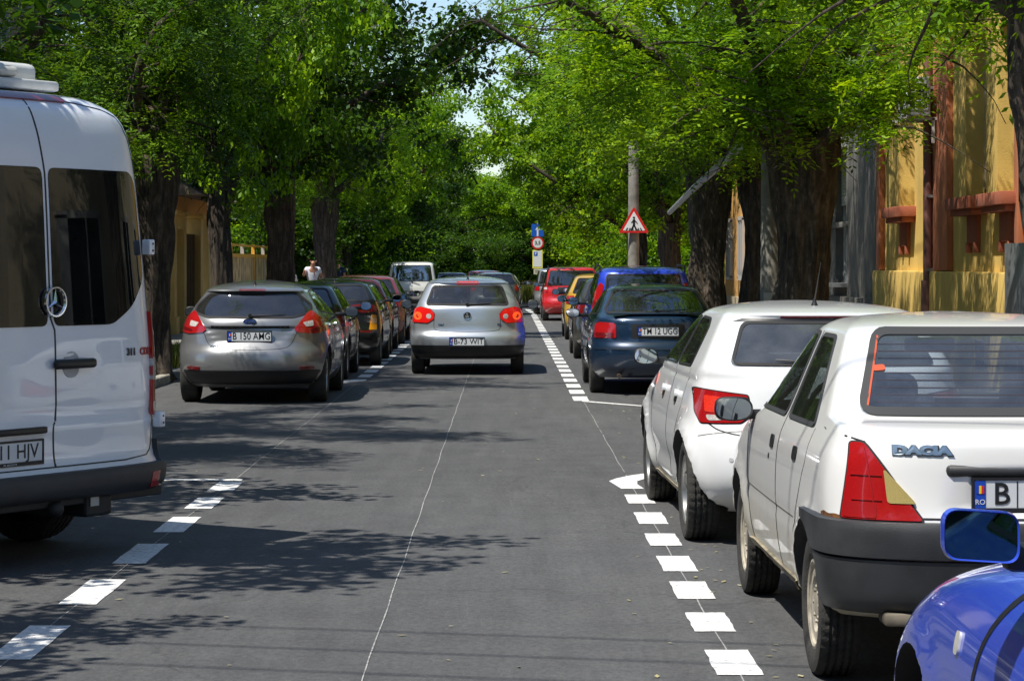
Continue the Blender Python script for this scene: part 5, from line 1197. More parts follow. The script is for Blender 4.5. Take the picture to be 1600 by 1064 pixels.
PB = tree_proto(23, LEAF, fork=3.1, r0=.31, crown_r=4.2, top=9.5, nlimb=7, low=2.7, lean=(.2, .3), per=24, maxc=540, **FR)
PC = tree_proto(37, LEAF, fork=2.6, r0=.29, crown_r=4.0, top=9, nlimb=8, low=2.0, simple=True, per=64, lw=.050, ll=.14, maxc=640, rad=.50, flat=.45)
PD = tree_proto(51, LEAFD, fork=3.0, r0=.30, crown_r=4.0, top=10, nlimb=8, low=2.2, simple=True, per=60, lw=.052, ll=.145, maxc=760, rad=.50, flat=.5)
PE = tree_proto(67, LEAFD, fork=.9, r0=.10, crown_r=2.3, top=4.6, nlimb=8, low=.35, simple=True, per=42, lw=.045, ll=.12, maxc=700, rad=.45)
PF = tree_proto(77, LEAF, fork=3.2, r0=.34, crown_r=3.6, top=9.3, nlimb=7, low=2.8, per=24, maxc=380, **FR)
PG = tree_proto(93, LEAF, fork=3.2, r0=.32, crown_r=3.7, top=9.0, nlimb=7, low=2.6, per=24, maxc=480, bias=(-.8, 0), prune=lambda x, y, z: ((x < -3.0)*(z < 7.0)+(x > 1.1)*(z < 5.4)+(z < 3.0)) > 0, **FR)
print('clumps', PA[2], PB[2], PC[2], PD[2])
GTL, GTR, GTF = 'street trees on the left pavement', 'street trees on the right pavement', 'trees closing the far end of the street'
XL, XR = -5.25, 3.75
# left row
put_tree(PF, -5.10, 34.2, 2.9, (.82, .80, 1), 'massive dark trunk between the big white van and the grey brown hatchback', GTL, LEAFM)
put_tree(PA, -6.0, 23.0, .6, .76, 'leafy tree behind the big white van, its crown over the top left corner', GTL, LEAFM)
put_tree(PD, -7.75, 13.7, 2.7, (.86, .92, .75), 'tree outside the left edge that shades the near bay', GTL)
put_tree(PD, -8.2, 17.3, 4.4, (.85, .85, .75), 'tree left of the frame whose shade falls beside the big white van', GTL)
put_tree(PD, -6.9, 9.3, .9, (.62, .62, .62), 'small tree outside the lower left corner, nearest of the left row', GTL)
put_tree(PC, -5.15, 43.5, 4.2, (.55, .55, 1.22), 'slim leaning tree in front of the yellow fence', GTL)
put_tree(PD, -5.2, 55.0, 1.2, (.93, .93, 1.2), 'thick rough trunk at the far end of the yellow fence, left row', GTL)
put_tree(PF, -5.45, 73.5, 5.1, (.85, .85, 1.15), 'tree in the left row just beyond the man in white', GTL)
put_tree(PC, -5.45, 81.5, 2.7, (.75, .75, 1.1), 'tree in the left row just left of the cream van', GTL)
put_tree(PC, -5.5, 89.0, .4, (.78, .78, 1.1), 'bright green tree rising behind the cream van', GTL)
put_tree(PD, -6.1, 97.0, 3.3, (.85, .85, .95), 'last dark tree of the left row', GTL)
put_tree(PD, -6.4, 110.0, 1.3, (.85, .85, .85), 'dark tree where the left row meets the far cross street', GTL)
# right row
put_tree(PG, 4.02, 17.2, 3.9, (.92, .92, 1.1), 'bark covered trunk cut by the right edge of the photo', GTR)
put_tree(PG, 3.64, 29.8, .1, 1.0, 'gnarled dark trunk behind the white hatchback, beside the tall concrete pole', GTR)
put_tree(PG, 3.95, 37.5, -.3, (.9, .9, 1.05), 'dark trunk just behind the tall concrete pole, right row', GTR)
put_tree(PG, 4.0, 47.0, 1.5, (1.0, 1.0, 1.05), 'thick sunlit trunk with many limbs behind the royal blue estate', GTR)
put_tree(PC, 4.6, 66.5, 3.9, (.8, .8, 1.05), 'tree just behind the crossing sign pole', GTR)
put_tree(PC, 3.9, 72.0, .2, (.86, .8, 1.1), 'dark leaning tree between the crossing sign and the bright red estate', GTR)
put_tree(PC, 3.8, 86.0, 2.2, (.86, .8, 1.1), 'yellowish green tree behind the bright red estate', GTR, LEAFY)
put_tree(PC, 3.9, 101.0, 5.2, (.78, .8, .95), 'yellow green tree right behind the stacked road signs', GTR, LEAFY)
put_tree(PC, 4.9, 111.0, 1.2, (.85, .85, .9), 'last tree of the right row at the far cross street', GTR)
GB = 'street trees behind the camera'
for i, (x, y) in enumerate(((-5.6, -2.5), (-5.4, -13), (-5.4, -24), (5.2, -6), (4.6, -17), (4.6, -29), (-5, -36), (4.6, -41))):
    put_tree(PA if i % 2 else PB, x, y, i*2.2, .9, 'street tree standing behind the place the photo was taken from', GB)
# far end
far = [(-24, 141), (-16.5, 146), (-9.5, 140), (-3.6, 147), (1.6, 141), (7, 146), (13, 140), (-12, 158), (-5, 160), (2.5, 157), (9, 160), (20, 150), (-30, 150)]
for i, (x, y) in enumerate(far):
    lo = .92 if abs(x+1.5) < 5.2 else 1.25
    put_tree(PD if i % 3 else PC, x, y, i*1.3, (1.1, 1.1, lo+.06*(i % 3)), 'dark tree standing across the far end of the street', GTF, [LEAFD, LEAF, LEAFY][i % 3])
GS = 'bushes closing the far end of the street'
for i in range(13):
    put_tree(PE, -21+i*3.3, 136+(i % 3)*1.4, i*.9, (1.1, 1.1, .95+.1*(i % 2)), 'dark green bush under the trees at the far end', GS, LEAFD, 'bush')['category'] = 'bush'
GH = 'garden bushes behind the right pavement'
for i, y in enumerate((79, 83.5, 88, 92.5, 97, 101.5, 106)):
    put_tree(PE, 6.6+.4*(i % 2), y, i*1.7, 1.0+.1*(i % 3), 'garden bush beyond the right pavement, past the last house', GH, LEAFY if i % 2 else LEAF, 'bush')['category'] = 'bush'
GH2 = 'garden bushes behind the left pavement'
for i, y in enumerate((80, 85, 90, 95, 100, 106, 112)):
    put_tree(PE, -8.0-.5*(i % 2), y, i*2.1, 1.05+.1*(i % 3), 'garden bush beyond the left pavement, past the yellow fence', GH2, LEAF if i % 2 else LEAFD, 'bush')['category'] = 'bush'
GY = 'tall yard trees behind the houses'
for i, (x, y, pr) in enumerate(((-13, 30, PD), (-14, 42, PC), (-13.5, 88, PD), (-12, 99, PC), (-12.5, 112, PD), (11, 84, PC), (12, 96, PD), (11, 108, PC), (13, 121, PD), (-14, 124, PD), (8.5, 119, PC), (-9.5, 121, PC))):
    put_tree(pr, x, y, i*1.1, 1.15, 'tall yard tree seen above and between the houses', GY)
# ================================================================== buildings, fences, signs, people, wires
def wallmat(name, col, a=.18, s=1.3):
    m = bpy.data.materials.new(name); m.use_nodes = True; t = m.node_tree; b = t.nodes['Principled BSDF']
    n = noise_node(t, s, 9, rough=.65); c = ramp(t, n.outputs['Fac'], [(.3, tuple(x*(1-a) for x in col)), (.7, tuple(min(1, x*(1+a*.5)) for x in col))]).outputs[0]
    st = noise_node(t, 3.5, 6, sc=(1, 1, .12)); c = mixc(t, c, ramp(t, st.outputs['Fac'], [(.3, (.74, .72, .70)), (.6, (1.02, 1.02, 1.02))]).outputs[0], .5, 'MULTIPLY')
    t.links.new(c, b.inputs['Base Color']); b.inputs['Roughness'].default_value = .92
    f = noise_node(t, 60, 4); u = t.nodes.new('ShaderNodeBump'); u.inputs['Strength'].default_value = .5; u.inputs['Distance'].default_value = .01; t.links.new(f.outputs['Fac'], u.inputs['Height']); t.links.new(u.outputs['Normal'], b.inputs['Normal'])
    return m
YEL = wallmat('yellow render', (.76, .52, .14)); TER = wallmat('terracotta render', (.62, .22, .11)); SILLM = wallmat('terracotta ledge', (.40, .12, .065))
GRY = wallmat('grey render', (.17, .16, .145), .35); CREAM = wallmat('cream render', (.50, .42, .28)); ORG = wallmat('orange render', (.62, .34, .10)); WPAL = wallmat('pale blue grey render', (.48, .52, .55))
ROOF = mat('roof tiles', (.22, .07, .04), .85, noise_s=5, noise_a=.4, bump=.5, bump_s=18)
WGL = mat('window pane', (.015, .018, .022), .06, spec=.8); WFR = mat('window frame', (.45, .43, .40), .5); SHUT = mat('roller shutter', (.42, .43, .44), .6)
ZN = mat('galvanised metal', (.36, .38, .40), .42, metal=.7, noise_s=5, noise_a=.25)
def bxs(name, L, m, parent, bev=0):
    bm = bmesh.new()
    for c, s in L: bx(bm, c, s, bev)
    return from_bm(name, bm, m, parent, smooth=bev > 0)
XF = 6.2
# ---- yellow and terracotta house, right
H1 = empty('town_house', (XF, 33.0, .1)); tag(H1, 'ochre yellow town house with terracotta pilasters and ledges behind the white cars', 'house')
y0, y1, hh = -8, 6.6, 8.0
wins = [(-3.45, 1.35), (-1.35, 1.35), (4.1, 1.45), (-6.0, 1.35)]
bm = bmesh.new()
ys = [y0]+sorted(sum([[a-w/2, a+w/2] for a, w in wins], []))+[y1]
for i in range(0, len(ys)-1):
    solid = i % 2 == 0; ya, yb = ys[i], ys[i+1]
    if solid: bx(bm, (.30, (ya+yb)/2, hh/2), (.6, yb-ya, hh))
    else:
        bx(bm, (.30, (ya+yb)/2, 1.22), (.6, yb-ya, 2.44)); bx(bm, (.30, (ya+yb)/2, (4.6+5.9)/2), (.6, yb-ya, 1.3)); bx(bm, (.30, (ya+yb)/2, 7.75), (.6, yb-ya, .5))
bx(bm, (6, -.7, hh/2), (10.8, 14.5, hh-.05)); from_bm('wall', bm, YEL, H1)
bxs('plinth', [((-.07, -.7, .74), (.16, 14.6, 1.48))], YEL, H1, .03)
L = []
for a, w in ((1.12, 1.75), (6.4, .36), (-4.25, .2), (-7.2, .6)): L.append(((-.045, a, 4.72), (.09, w, 6.46)))
bxs('pilaster', L, TER, H1, .01)
bxs('cornice', [((-.18, -.7, 7.9), (.4, 14.8, .26)), ((-.28, -.7, 8.1), (.6, 14.9, .16))], TER, H1, .02)
for a, w in wins:
    for zb, zt in ((2.44, 4.6), (5.9, 7.5)):
        wd = bxs('window', [((.30, a, zt+.03-.1), (.1, w, .10)), ((.30, a, zb+.1), (.1, w, .10)), ((.30, a-w/2+.05, (zb+zt)/2), (.1, .1, zt-zb-.1)), ((.30, a+w/2-.05, (zb+zt)/2), (.1, .1, zt-zb-.1)), ((.30, a, (zb+zt)/2), (.08, .06, zt-zb-.2))], WFR, H1)
        box('pane', (.34, a, (zb+zt)/2), (.02, w-.1, zt-zb-.1), WGL, wd)
        sl_ = bxs('window_ledge', [((-.10, a, zb-.06), (.32, w+.26, .16)), ((-.08, a, zb-.18), (.24, w+.12, .08)), ((-.02, a, zb-.40), (.07, w*.5, .36)), ((-.03, a-w*.2, zb-.64), (.09, .10, .14)), ((-.03, a+w*.2, zb-.64), (.09, .10, .14))], SILLM, wd, .01)
for a in (-5.0, -2.4, 3.1, 5.7):
    v = bxs('cellar_grate', [((-.155, a, .42), (.02, .5, .36))], mat('dark grate', (.02, .012, .01), .8), H1)
bxs('metal_door', [((-.13, -4.6, .98), (.06, 1.3, 1.7))], ZN, H1, .005)
ROW = bxs('roof', [((6, -.7, 8.35), (12.4, 15.0, .3))], ROOF, H1)
dp = tube('downpipe', [(-.16, 1.35, 8.0), (-.16, 1.35, .0)], .065, mat('downpipe', (.20, .09, .075), .5), H1, 12)
bxs('pipe_bracket', [((-.14, 1.35, z), (.1, .18, .04)) for z in (1.5, 2.55, 4.1, 5.6, 7.0)], ZN, dp)
tube('downpipe', [(-.17, 1.35, 1.35), (-.17, 1.35, .0)], .085, mat('downpipe foot', (.26, .12, .10), .6), H1, 12)
# cooling unit on the wall, with its little barred front towards the street
AC = empty('air_conditioner', (XF-.36, 34.35, 3.75)); tag(AC, 'small white air conditioner on brackets high on the ochre yellow facade', 'air conditioner')
acm = mat('air conditioner white', (.60, .62, .64), .5, noise_s=5)
bm = bmesh.new(); bx(bm, (0, 0, .30), (.34, .82, .56), .02); from_bm('casing', bm, acm, AC, True)
bxs('grille', [((0+dx, -.416, .30), (.012, .012, .36)) for dx in (-.13, -.045, .045, .13)]+[((0, -.416, .12+z), (.27, .012, .014)) for z in (0, .12, .24, .36)], acm, AC)
box('grille_shade', (0, -.411, .30), (.26, .006, .36), BLK, AC)
v, f = lathe_vf([(.001, -.176), (.20, -.176), (.21, -.17)], 28, (0, 0, .3)); from_py('fan_cover', v, f, BLK, AC)
bxs('bracket', [((.05, dy, -.01), (.6, .05, .04)) for dy in (-.33, .33)]+[((.22, dy, -.18), (.04, .05, .35)) for dy in (-.33, .33)], mat('old white metal', (.55, .53, .48), .6), AC)
# ---- grey house with a shuttered window
H2 = empty('grey_house', (XF-.02, 44.75, .1)); tag(H2, 'dark grey rendered house with one tall half shuttered window', 'house')
bm = bmesh.new(); ys = [-5.1, -1.2, 0.2, 5.1]
bx(bm, (.3, (ys[0]+ys[1])/2, 3.2), (.6, ys[1]-ys[0], 6.4)); bx(bm, (.3, (ys[2]+ys[3])/2, 3.2), (.6, ys[3]-ys[2], 6.4)); bx(bm, (.3, -.5, .62), (.6, 1.4, 1.24)); bx(bm, (.3, -.5, 5.1), (.6, 1.4, 2.6)); bx(bm, (5, 0, 3.15), (8.8, 10.1, 6.3)); from_bm('wall', bm, GRY, H2)
bxs('plinth', [((-.06, 0, .5), (.12, 10.2, 1.0)), ((-.03, 0, 2.3), (.06, 3.0, .10))], GRY, H2, .01)
wd = bxs('window', [((.2, -.5, 1.28), (.1, 1.4, .08)), ((.2, -.5, 3.76), (.1, 1.4, .08)), ((.2, -1.16, 2.52), (.1, .08, 2.4)), ((.2, .16, 2.52), (.1, .08, 2.4)), ((.2, -.5, 2.52), (.1, .06, 2.4))], mat('grey white frame', (.55, .57, .58), .5), H2)
box('pane', (.24, -.5, 2.5), (.02, 1.3, 2.4), WGL, wd); box('window_sill', (-.1, -.5, 1.2), (.34, 1.7, .07), ZN, wd)
bxs('roller_shutter', [((.12, -.5, 3.75-i*.062), (.03, 1.3, .055)) for i in range(18)], SHUT, wd); 
v, f = lathe_vf([(.001, -.8), (.13, -.8), (.15, -.75), (.15, .75), (.13, .8), (.001, .8)], 20, (-.1, -.5, 3.82), 0, 'y'); from_py('shutter_box', v, f, mat('shutter box', (.5, .5, .47), .5), wd, True)
bxs('cornice', [((-.15, 0, 6.3), (.4, 10.2, .25))], GRY, H2, .02); bxs('roof', [((5, 0, 6.6), (10.6, 10.4, .35))], ROOF, H2)
# ---- further houses on the right
def far_house(name, x, y, ln, h, m, trim, label, side=1, nw=3, dep=8, wz=(1.2, 2.8), roofh=.3):
    o = empty(name, (x, y, .1)); tag(o, label, 'house'); bm = bmesh.new(); bx(bm, (side*dep/2, 0, h/2), (dep, ln, h)); from_bm('wall', bm, m, o)
    bxs('plinth', [((-side*.05, 0, .35), (.1, ln+.02, .7))], trim, o); bxs('cornice', [((-side*.12, 0, h-.1), (.3, ln+.1, .22))], trim, o)
    for i in range(nw):
        yy = -ln/2+ln*(i+.5)/nw
        w_ = bxs('window', [((-side*.03, yy, wz[0]), (.08, 1.3, .1)), ((-side*.03, yy, wz[1]), (.08, 1.3, .1)), ((-side*.03, yy-.6, (wz[0]+wz[1])/2), (.08, .1, wz[1]-wz[0])), ((-side*.03, yy+.6, (wz[0]+wz[1])/2), (.08, .1, wz[1]-wz[0])), ((-side*.03, yy, (wz[0]+wz[1])/2), (.07, .06, wz[1]-wz[0]))], WFR, o); box('pane', (-side*.012, yy, (wz[0]+wz[1])/2), (.02, 1.15, wz[1]-wz[0]-.08), WGL, w_)
    # pitched roof
    d = dep; V = [(-side*.3, -ln/2-.2, h), (-side*.3, ln/2+.2, h), (side*(d+.3), ln/2+.2, h), (side*(d+.3), -ln/2-.2, h), (side*d/2, -ln/2-.2, h+1.8), (side*d/2, ln/2+.2, h+1.8)]
    from_py('roof', V, [(0, 1, 5, 4), (2, 3, 4, 5), (0, 4, 3), (1, 2, 5), (0, 3, 2, 1)], ROOF, o); return o
far_house('orange_house', 6.3, 60.5, 17, 5.2, ORG, CREAM, 'orange house glimpsed between the trunks beyond the grey house', 1, 5)
far_house('corner_house', 6.8, 20.0, 9.6, 6.0, CREAM, SILLM, 'cream house just outside the right edge of the photo', 1, 3)
# ---- left side houses
far_house('brown_house', -8.3, 36.0, 16, 7.5, wallmat('brown cream render', (.30, .22, .14), .3), CREAM, 'tall dim brown house behind the trees above the big white van', -1, 5, wz=(4.3, 6.4))
hp = far_house('pale_house', -11.0, 66, 16, 5.6, CREAM, WPAL, 'pale cream house with light blue grey window surrounds behind the yellow fence', -1, 4, wz=(2.1, 4.3))
box('balcony_ledge', (.5, 0, 1.9), (1.0, 15, .12), WPAL, hp)
for i, (x, y, sd, m_, lab) in enumerate(((-8.5, -8, -1, CREAM, 'cream house on the left behind the camera'), (6.4, -14, 1, ORG, 'orange house on the right behind the camera'), (-8.5, -32, -1, GRY, 'grey house on the left far behind the camera'), (-9.5, 12, -1, GRY, 'grey house left of the frame beside the big white van'), (6.6, 4, 1, WPAL, 'pale blue grey house right of the camera'), (-6, -70, -1, CREAM, 'cream house closing the street behind the camera'))):
    far_house('row_house', x, y, 16 if i < 5 else 10, 5.5, m_, SILLM, lab, sd, 5)
# gate house pillars
YP = wallmat('yellow pillar render', (.66, .46, .16))
G = empty('gate_porch', (-7.6, 57.0, .1)); tag(G, 'yellow gate porch with square pillars and a little tiled roof beside the near trunk', 'gate')
for yy in (-3.2, -1.6, 1.4, 2.9): bxs('pillar', [((0, yy, 1.35), (.42, .42, 2.7)), ((0, yy, 2.74), (.56, .56, .1)), ((0, yy, .2), (.52, .52, .4))], YP, G, .01)
bxs('beam', [((0, -.1, 2.95), (.4, 7.0, .34))], ORG, G); bxs('side_wall', [((-.05, -5.6, 1.1), (.2, 4.4, 2.2)), ((0, -2.4, 1.2), (.12, 1.2, 2.4))], CREAM, G)
V = [(-1.0, -3.9, 3.12), (-1.0, 3.6, 3.12), (.9, 3.6, 3.12), (.9, -3.9, 3.12), (-.05, -3.9, 3.62), (-.05, 3.6, 3.62)]
from_py('roof', V, [(0, 1, 5, 4), (2, 3, 4, 5), (0, 4, 3), (1, 2, 5), (0, 3, 2, 1)], mat('old tiles', (.16, .12, .09), .9, noise_s=6, noise_a=.4), G)
bxs('gate_leaf', [((0, -.1, 1.25), (.05, 2.6, 2.1))]+[((.05, -1.3+i*.3, 1.25), (.04, .05, 2.1)) for i in range(9)], mat('brown gate', (.14, .085, .04), .6, noise_s=4), G)
Fn = empty('board_fence', (-7.6, 70.7, .1)); tag(Fn, 'yellow brown vertical board fence with an orange top rail', 'fence')
WB = mat('ochre boards', (.56, .42, .22), .75, noise_s=2.5, noise_a=.45, bump=.2, bump_s=14); RAILM = mat('orange rail', (.70, .38, .05), .6)
bm = bmesh.new(); i = 0; yy = -10.2
while yy < 10.2: bx(bm, (random.uniform(-.01, .01), yy, .92), (.03, .235, 1.72)); yy += .25
from_bm('boards', bm, WB, Fn); bxs('rail', [((.03, 0, 1.83), (.07, 20.6, .10)), ((.03, 0, 2.12), (.05, 20.6, .06)), ((.03, 0, .35), (.05, 20.6, .08))], RAILM, Fn)
for i in range(8): bxs('post', [((0, -10.3+i*2.95, 1.06), (.10, .10, 2.2))], WFR if i % 2 else RAILM, Fn)
# low garden wall further left / right
for (x, ya, yb, lab) in ((-7.7, 82, 116, 'low cream garden wall past the yellow fence on the left'), (6.1, 69.5, 116, 'low cream garden wall past the orange house on the right')):
    o = empty('garden_wall', (x, (ya+yb)/2, .1)); tag(o, lab, 'wall'); bxs('wall_body', [((0, 0, .45), (.25, yb-ya, .9))], CREAM, o); bxs('coping', [((0, 0, .94), (.34, yb-ya+.04, .08))], KERB, o)
# ---- poles and signs
CONC = mat('pole concrete', (.25, .235, .20), .9, noise_s=4, noise_a=.35, bump=.3, bump_s=40)  # base colour darkened to put the pole's shade into the concrete
def pole(x, y, r, h, label, name='concrete_pole', m=CONC, cat='pole', rt=.6):
    n = 24; v, f = tube_vf([(0, 0, h*i/n) for i in range(n+1)], [r*(1-(1-rt)*i/n) for i in range(n+1)], 16); o = from_py(name, v, f, m, None, True); o.location = (x, y, .1); tag(o, label, cat); return o
PE1 = pole(3.50, 31.6, .155, 9, 'tall concrete pole half hidden by leaves beside the gnarled trunk')
box('notice', (0, -.165, 1.0), (.24, .012, .42), mat('weathered paper', (.42, .45, .46), .8, noise_s=8, noise_a=.3), PE1)
PE2 = pole(3.33, 62.5, .16, 9, 'round concrete pole that carries the triangular crossing sign')
SW = mat('sign white', (.72, .73, .72), .45); SRd = mat('sign red', (.60, .015, .015), .4); SB = mat('sign blue', (.012, .10, .50), .4); SYl = mat('sign yellow', (.78, .74, .12), .5); SGy = mat('sign back', (.35, .36, .37), .5, metal=.5)
def tri(r, y, cz=0, d=.006, rr=.05):
    p = rc([(r*math.cos(R_(a)), cz+r*math.sin(R_(a))) for a in (90, 210, 330)], rr); n = len(p)
    return [(a, y, b) for a, b in p]+[(a, y+d, b) for a, b in p], [tuple(range(n)), tuple(range(n, 2*n))[::-1]]+[(i, (i+1) % n, n+(i+1) % n, n+i) for i in range(n)]
S = empty('crossing_sign', (3.33, 62.28, 2.72)); tag(S, 'red edged triangular sign with a black walking figure on the concrete pole', 'road sign')
v, f = tri(.455, 0, 0, .02); from_py('sign_board', v, f, SRd, S); v, f = tri(.335, -.004, 0, .003, .03); from_py('sign_face', v, f, SW, S)
def poly(name, P, y, m, par):
    n = len(P); V = [(a, y, b) for a, b in P]+[(a, y+.003, b) for a, b in P]; return from_py(name, V, [tuple(range(n)), tuple(range(n, 2*n))[::-1]]+[(i, (i+1) % n, n+(i+1) % n, n+i) for i in range(n)], m, par)
fig = bmesh.new()
def seg(bm, a, b, w0, w1, y=-.009):
    a, b = Vector(a), Vector(b); t = (b-a).normalized(); q = Vector((-t.y, t.x)); P = [a+q*w0, a-q*w0, b-q*w1, b+q*w1]
    vs = [bm.verts.new((p.x, y, p.y)) for p in P]; vs2 = [bm.verts.new((p.x, y+.003, p.y)) for p in P]; bm.faces.new(vs); bm.faces.new(vs2[::-1])
    for i in range(4): bm.faces.new((vs[i], vs2[i], vs2[(i+1) % 4], vs[(i+1) % 4]))
for s_ in (((0, .12), (0, -.03), .032, .028), ((.0, -.02), (-.075, -.16), .022, .018), ((0, -.02), (.07, -.15), .022, .018), ((.07, -.14), (.10, -.155), .014, .012), ((0, .105), (-.07, .03), .015, .012), ((0, .105), (.075, .04), .015, .012), ((.075, .04), (.09, .0), .011, .009)): seg(fig, *s_)
bmesh.ops.create_circle(fig, cap_ends=True, radius=.030, segments=16, matrix=Matrix.Translation((0, -.009, .165)) @ Matrix.Rotation(R_(90), 4, 'X'))
from_bm('walking_figure', fig, PLK, S)
bm = bmesh.new()
for x in (-.20, -.12, -.03, .05, .13, .20): seg(bm, (x*.8, -.10), (x, -.158), .012, .017)
from_bm('crossing_stripes', bm, PLK, S)
bxs('sign_bracket', [((0, .06, z), (.34, .03, .04)) for z in (-.1, .15)], SGy, S)
# stacked signs at the verge
SX_ = 1.30; SP = pole(SX_, 97.5, .035, 3.35, 'thin metal pole carrying the stacked road signs', 'sign_pole', SGy, 'pole', .9)
def board(name, z, w, h, m, label, ins):
    o = empty(name, (SX_, 97.42, z)); tag(o, label, 'road sign'); bm = bmesh.new(); bx(bm, (0, 0, 0), (w, .02, h), .008); from_bm('sign_board', bm, m, o); ins(o); return o
def i1(o):
    box('arrow_stem', (0, -.014, -.10), (.07, .006, .26), SW, o); poly('arrow_head', [(-.10, .02), (.10, .02), (0, .17)], -.017, SW, o)
board('dead_end_sign', 3.05, .50, .50, SB, 'small square blue sign with a white arrow, topmost of the stack', i1)
o = empty('weight_limit_sign', (SX_, 97.40, 2.54)); tag(o, 'round white sign with a red rim and black digits under the blue one', 'road sign')
v, f = lathe_vf([(.001, -.01), (.26, -.01), (.26, .01), (.001, .01)], 32, (0, 0, 0), 0, 'y'); from_py('sign_board', v, f, SRd, o); v, f = lathe_vf([(.001, -.014), (.195, -.014)], 32, (0, 0, 0), 0, 'y'); from_py('sign_face', v, f, SW, o)
me = text_mesh('3,5', .20, .001, .004); me.transform(Matrix.Translation((0, -.018, 0))); mesh_obj('sign_characters', me, PLK, o)
def i3(o):
    box('sign_face', (0, -.012, .02), (.34, .006, .64), SW, o); box('parking_square', (-.08, -.017, .22), (.15, .006, .16), SB, o); me = text_mesh('P', .14, .001, .004); me.transform(Matrix.Translation((-.08, -.023, .22))); mesh_obj('parking_letter', me, SW, o)
board('parking_sign', 1.88, .42, .74, SYl, 'tall yellow edged white panel with a small blue parking square', i3)
def i4(o):
    for k in range(2): box('text_line', (0, -.012, .04-.07*k), (.22, .004, .02), PLK, o)
board('sign_supplement', 1.38, .32, .22, wallmat('pale panel', (.62, .58, .44)), 'small pale panel at the bottom of the sign stack', i4)
BN = empty('litter_bin', (1.72, 99.5, .12)); tag(BN, 'green litter bin with a pale notice behind the road signs', 'bin')
gm = mat('bin green', (.02, .14, .06), .5); bm = bmesh.new(); bx(bm, (0, 0, .75), (.46, .4, .62), .05); from_bm('bin_body', bm, gm, BN, True); bm = bmesh.new(); bx(bm, (0, 0, 1.12), (.5, .44, .12), .05); from_bm('bin_lid', bm, gm, BN, True)
box('notice', (.08, -.205, .75), (.2, .01, .3), SW, BN); bxs('bin_post', [((0, .0, .25), (.07, .07, .5))], SGy, BN)
# ---- slanting metal arm caught among the branches
v, f = tube_vf([(2.98, 43.6, 2.62), (3.2, 40.5, 2.98), (3.48, 35.6, 3.42)], [.045, .055, .065], 12); o = from_py('metal_arm', v, f, mat('pale metal', (.50, .54, .58), .35, metal=.6), None, True); tag(o, 'pale slanting metal lamp arm caught between the trunk and the leaves', 'lamp arm')
# ---- wires
def wire(a, b, sag, r, label):
    a, b = Vector(a), Vector(b); P = [a.lerp(b, i/24)-Vector((0, 0, sag*4*(i/24)*(1-i/24))) for i in range(25)]; v, f = tube_vf(P, r, 5); o = from_py('overhead_wire', v, f, BLK, None, True); tag(o, label, 'wire', 'overhead wires'); return o
for (p, q, s_, lab) in (((3.5, 31.6, 8.6), (3.3, 62.5, 8.6), .5, 'thin wire running from pole to pole above the right cars'),
                        ((3.3, 62.5, 8.4), (-8.3, 90, 7.6), .5, 'thin wire crossing the gap of sky, upper one'), ((3.3, 62.5, 8.0), (-8.3, 80, 6.4), .5, 'thin wire crossing the gap of sky, lower one'),
                        ((3.3, 62.5, 8.7), (-8.3, 104, 9.4), .5, 'thin wire crossing the gap of sky, topmost one'),
                        ((3.5, 31.6, 8.3), (-8.4, 38, 6.6), .4, 'thin wire from the tall concrete pole to the brown house')):
    wire(p, q, s_, .011, lab)
for k in range(3): wire((8, 6.2-.55*k, 7.2-.1*k), (-11, 10.2-.55*k, 7.4), .25, .012, 'service wire above the camera that draws a thin line of shade over the asphalt')
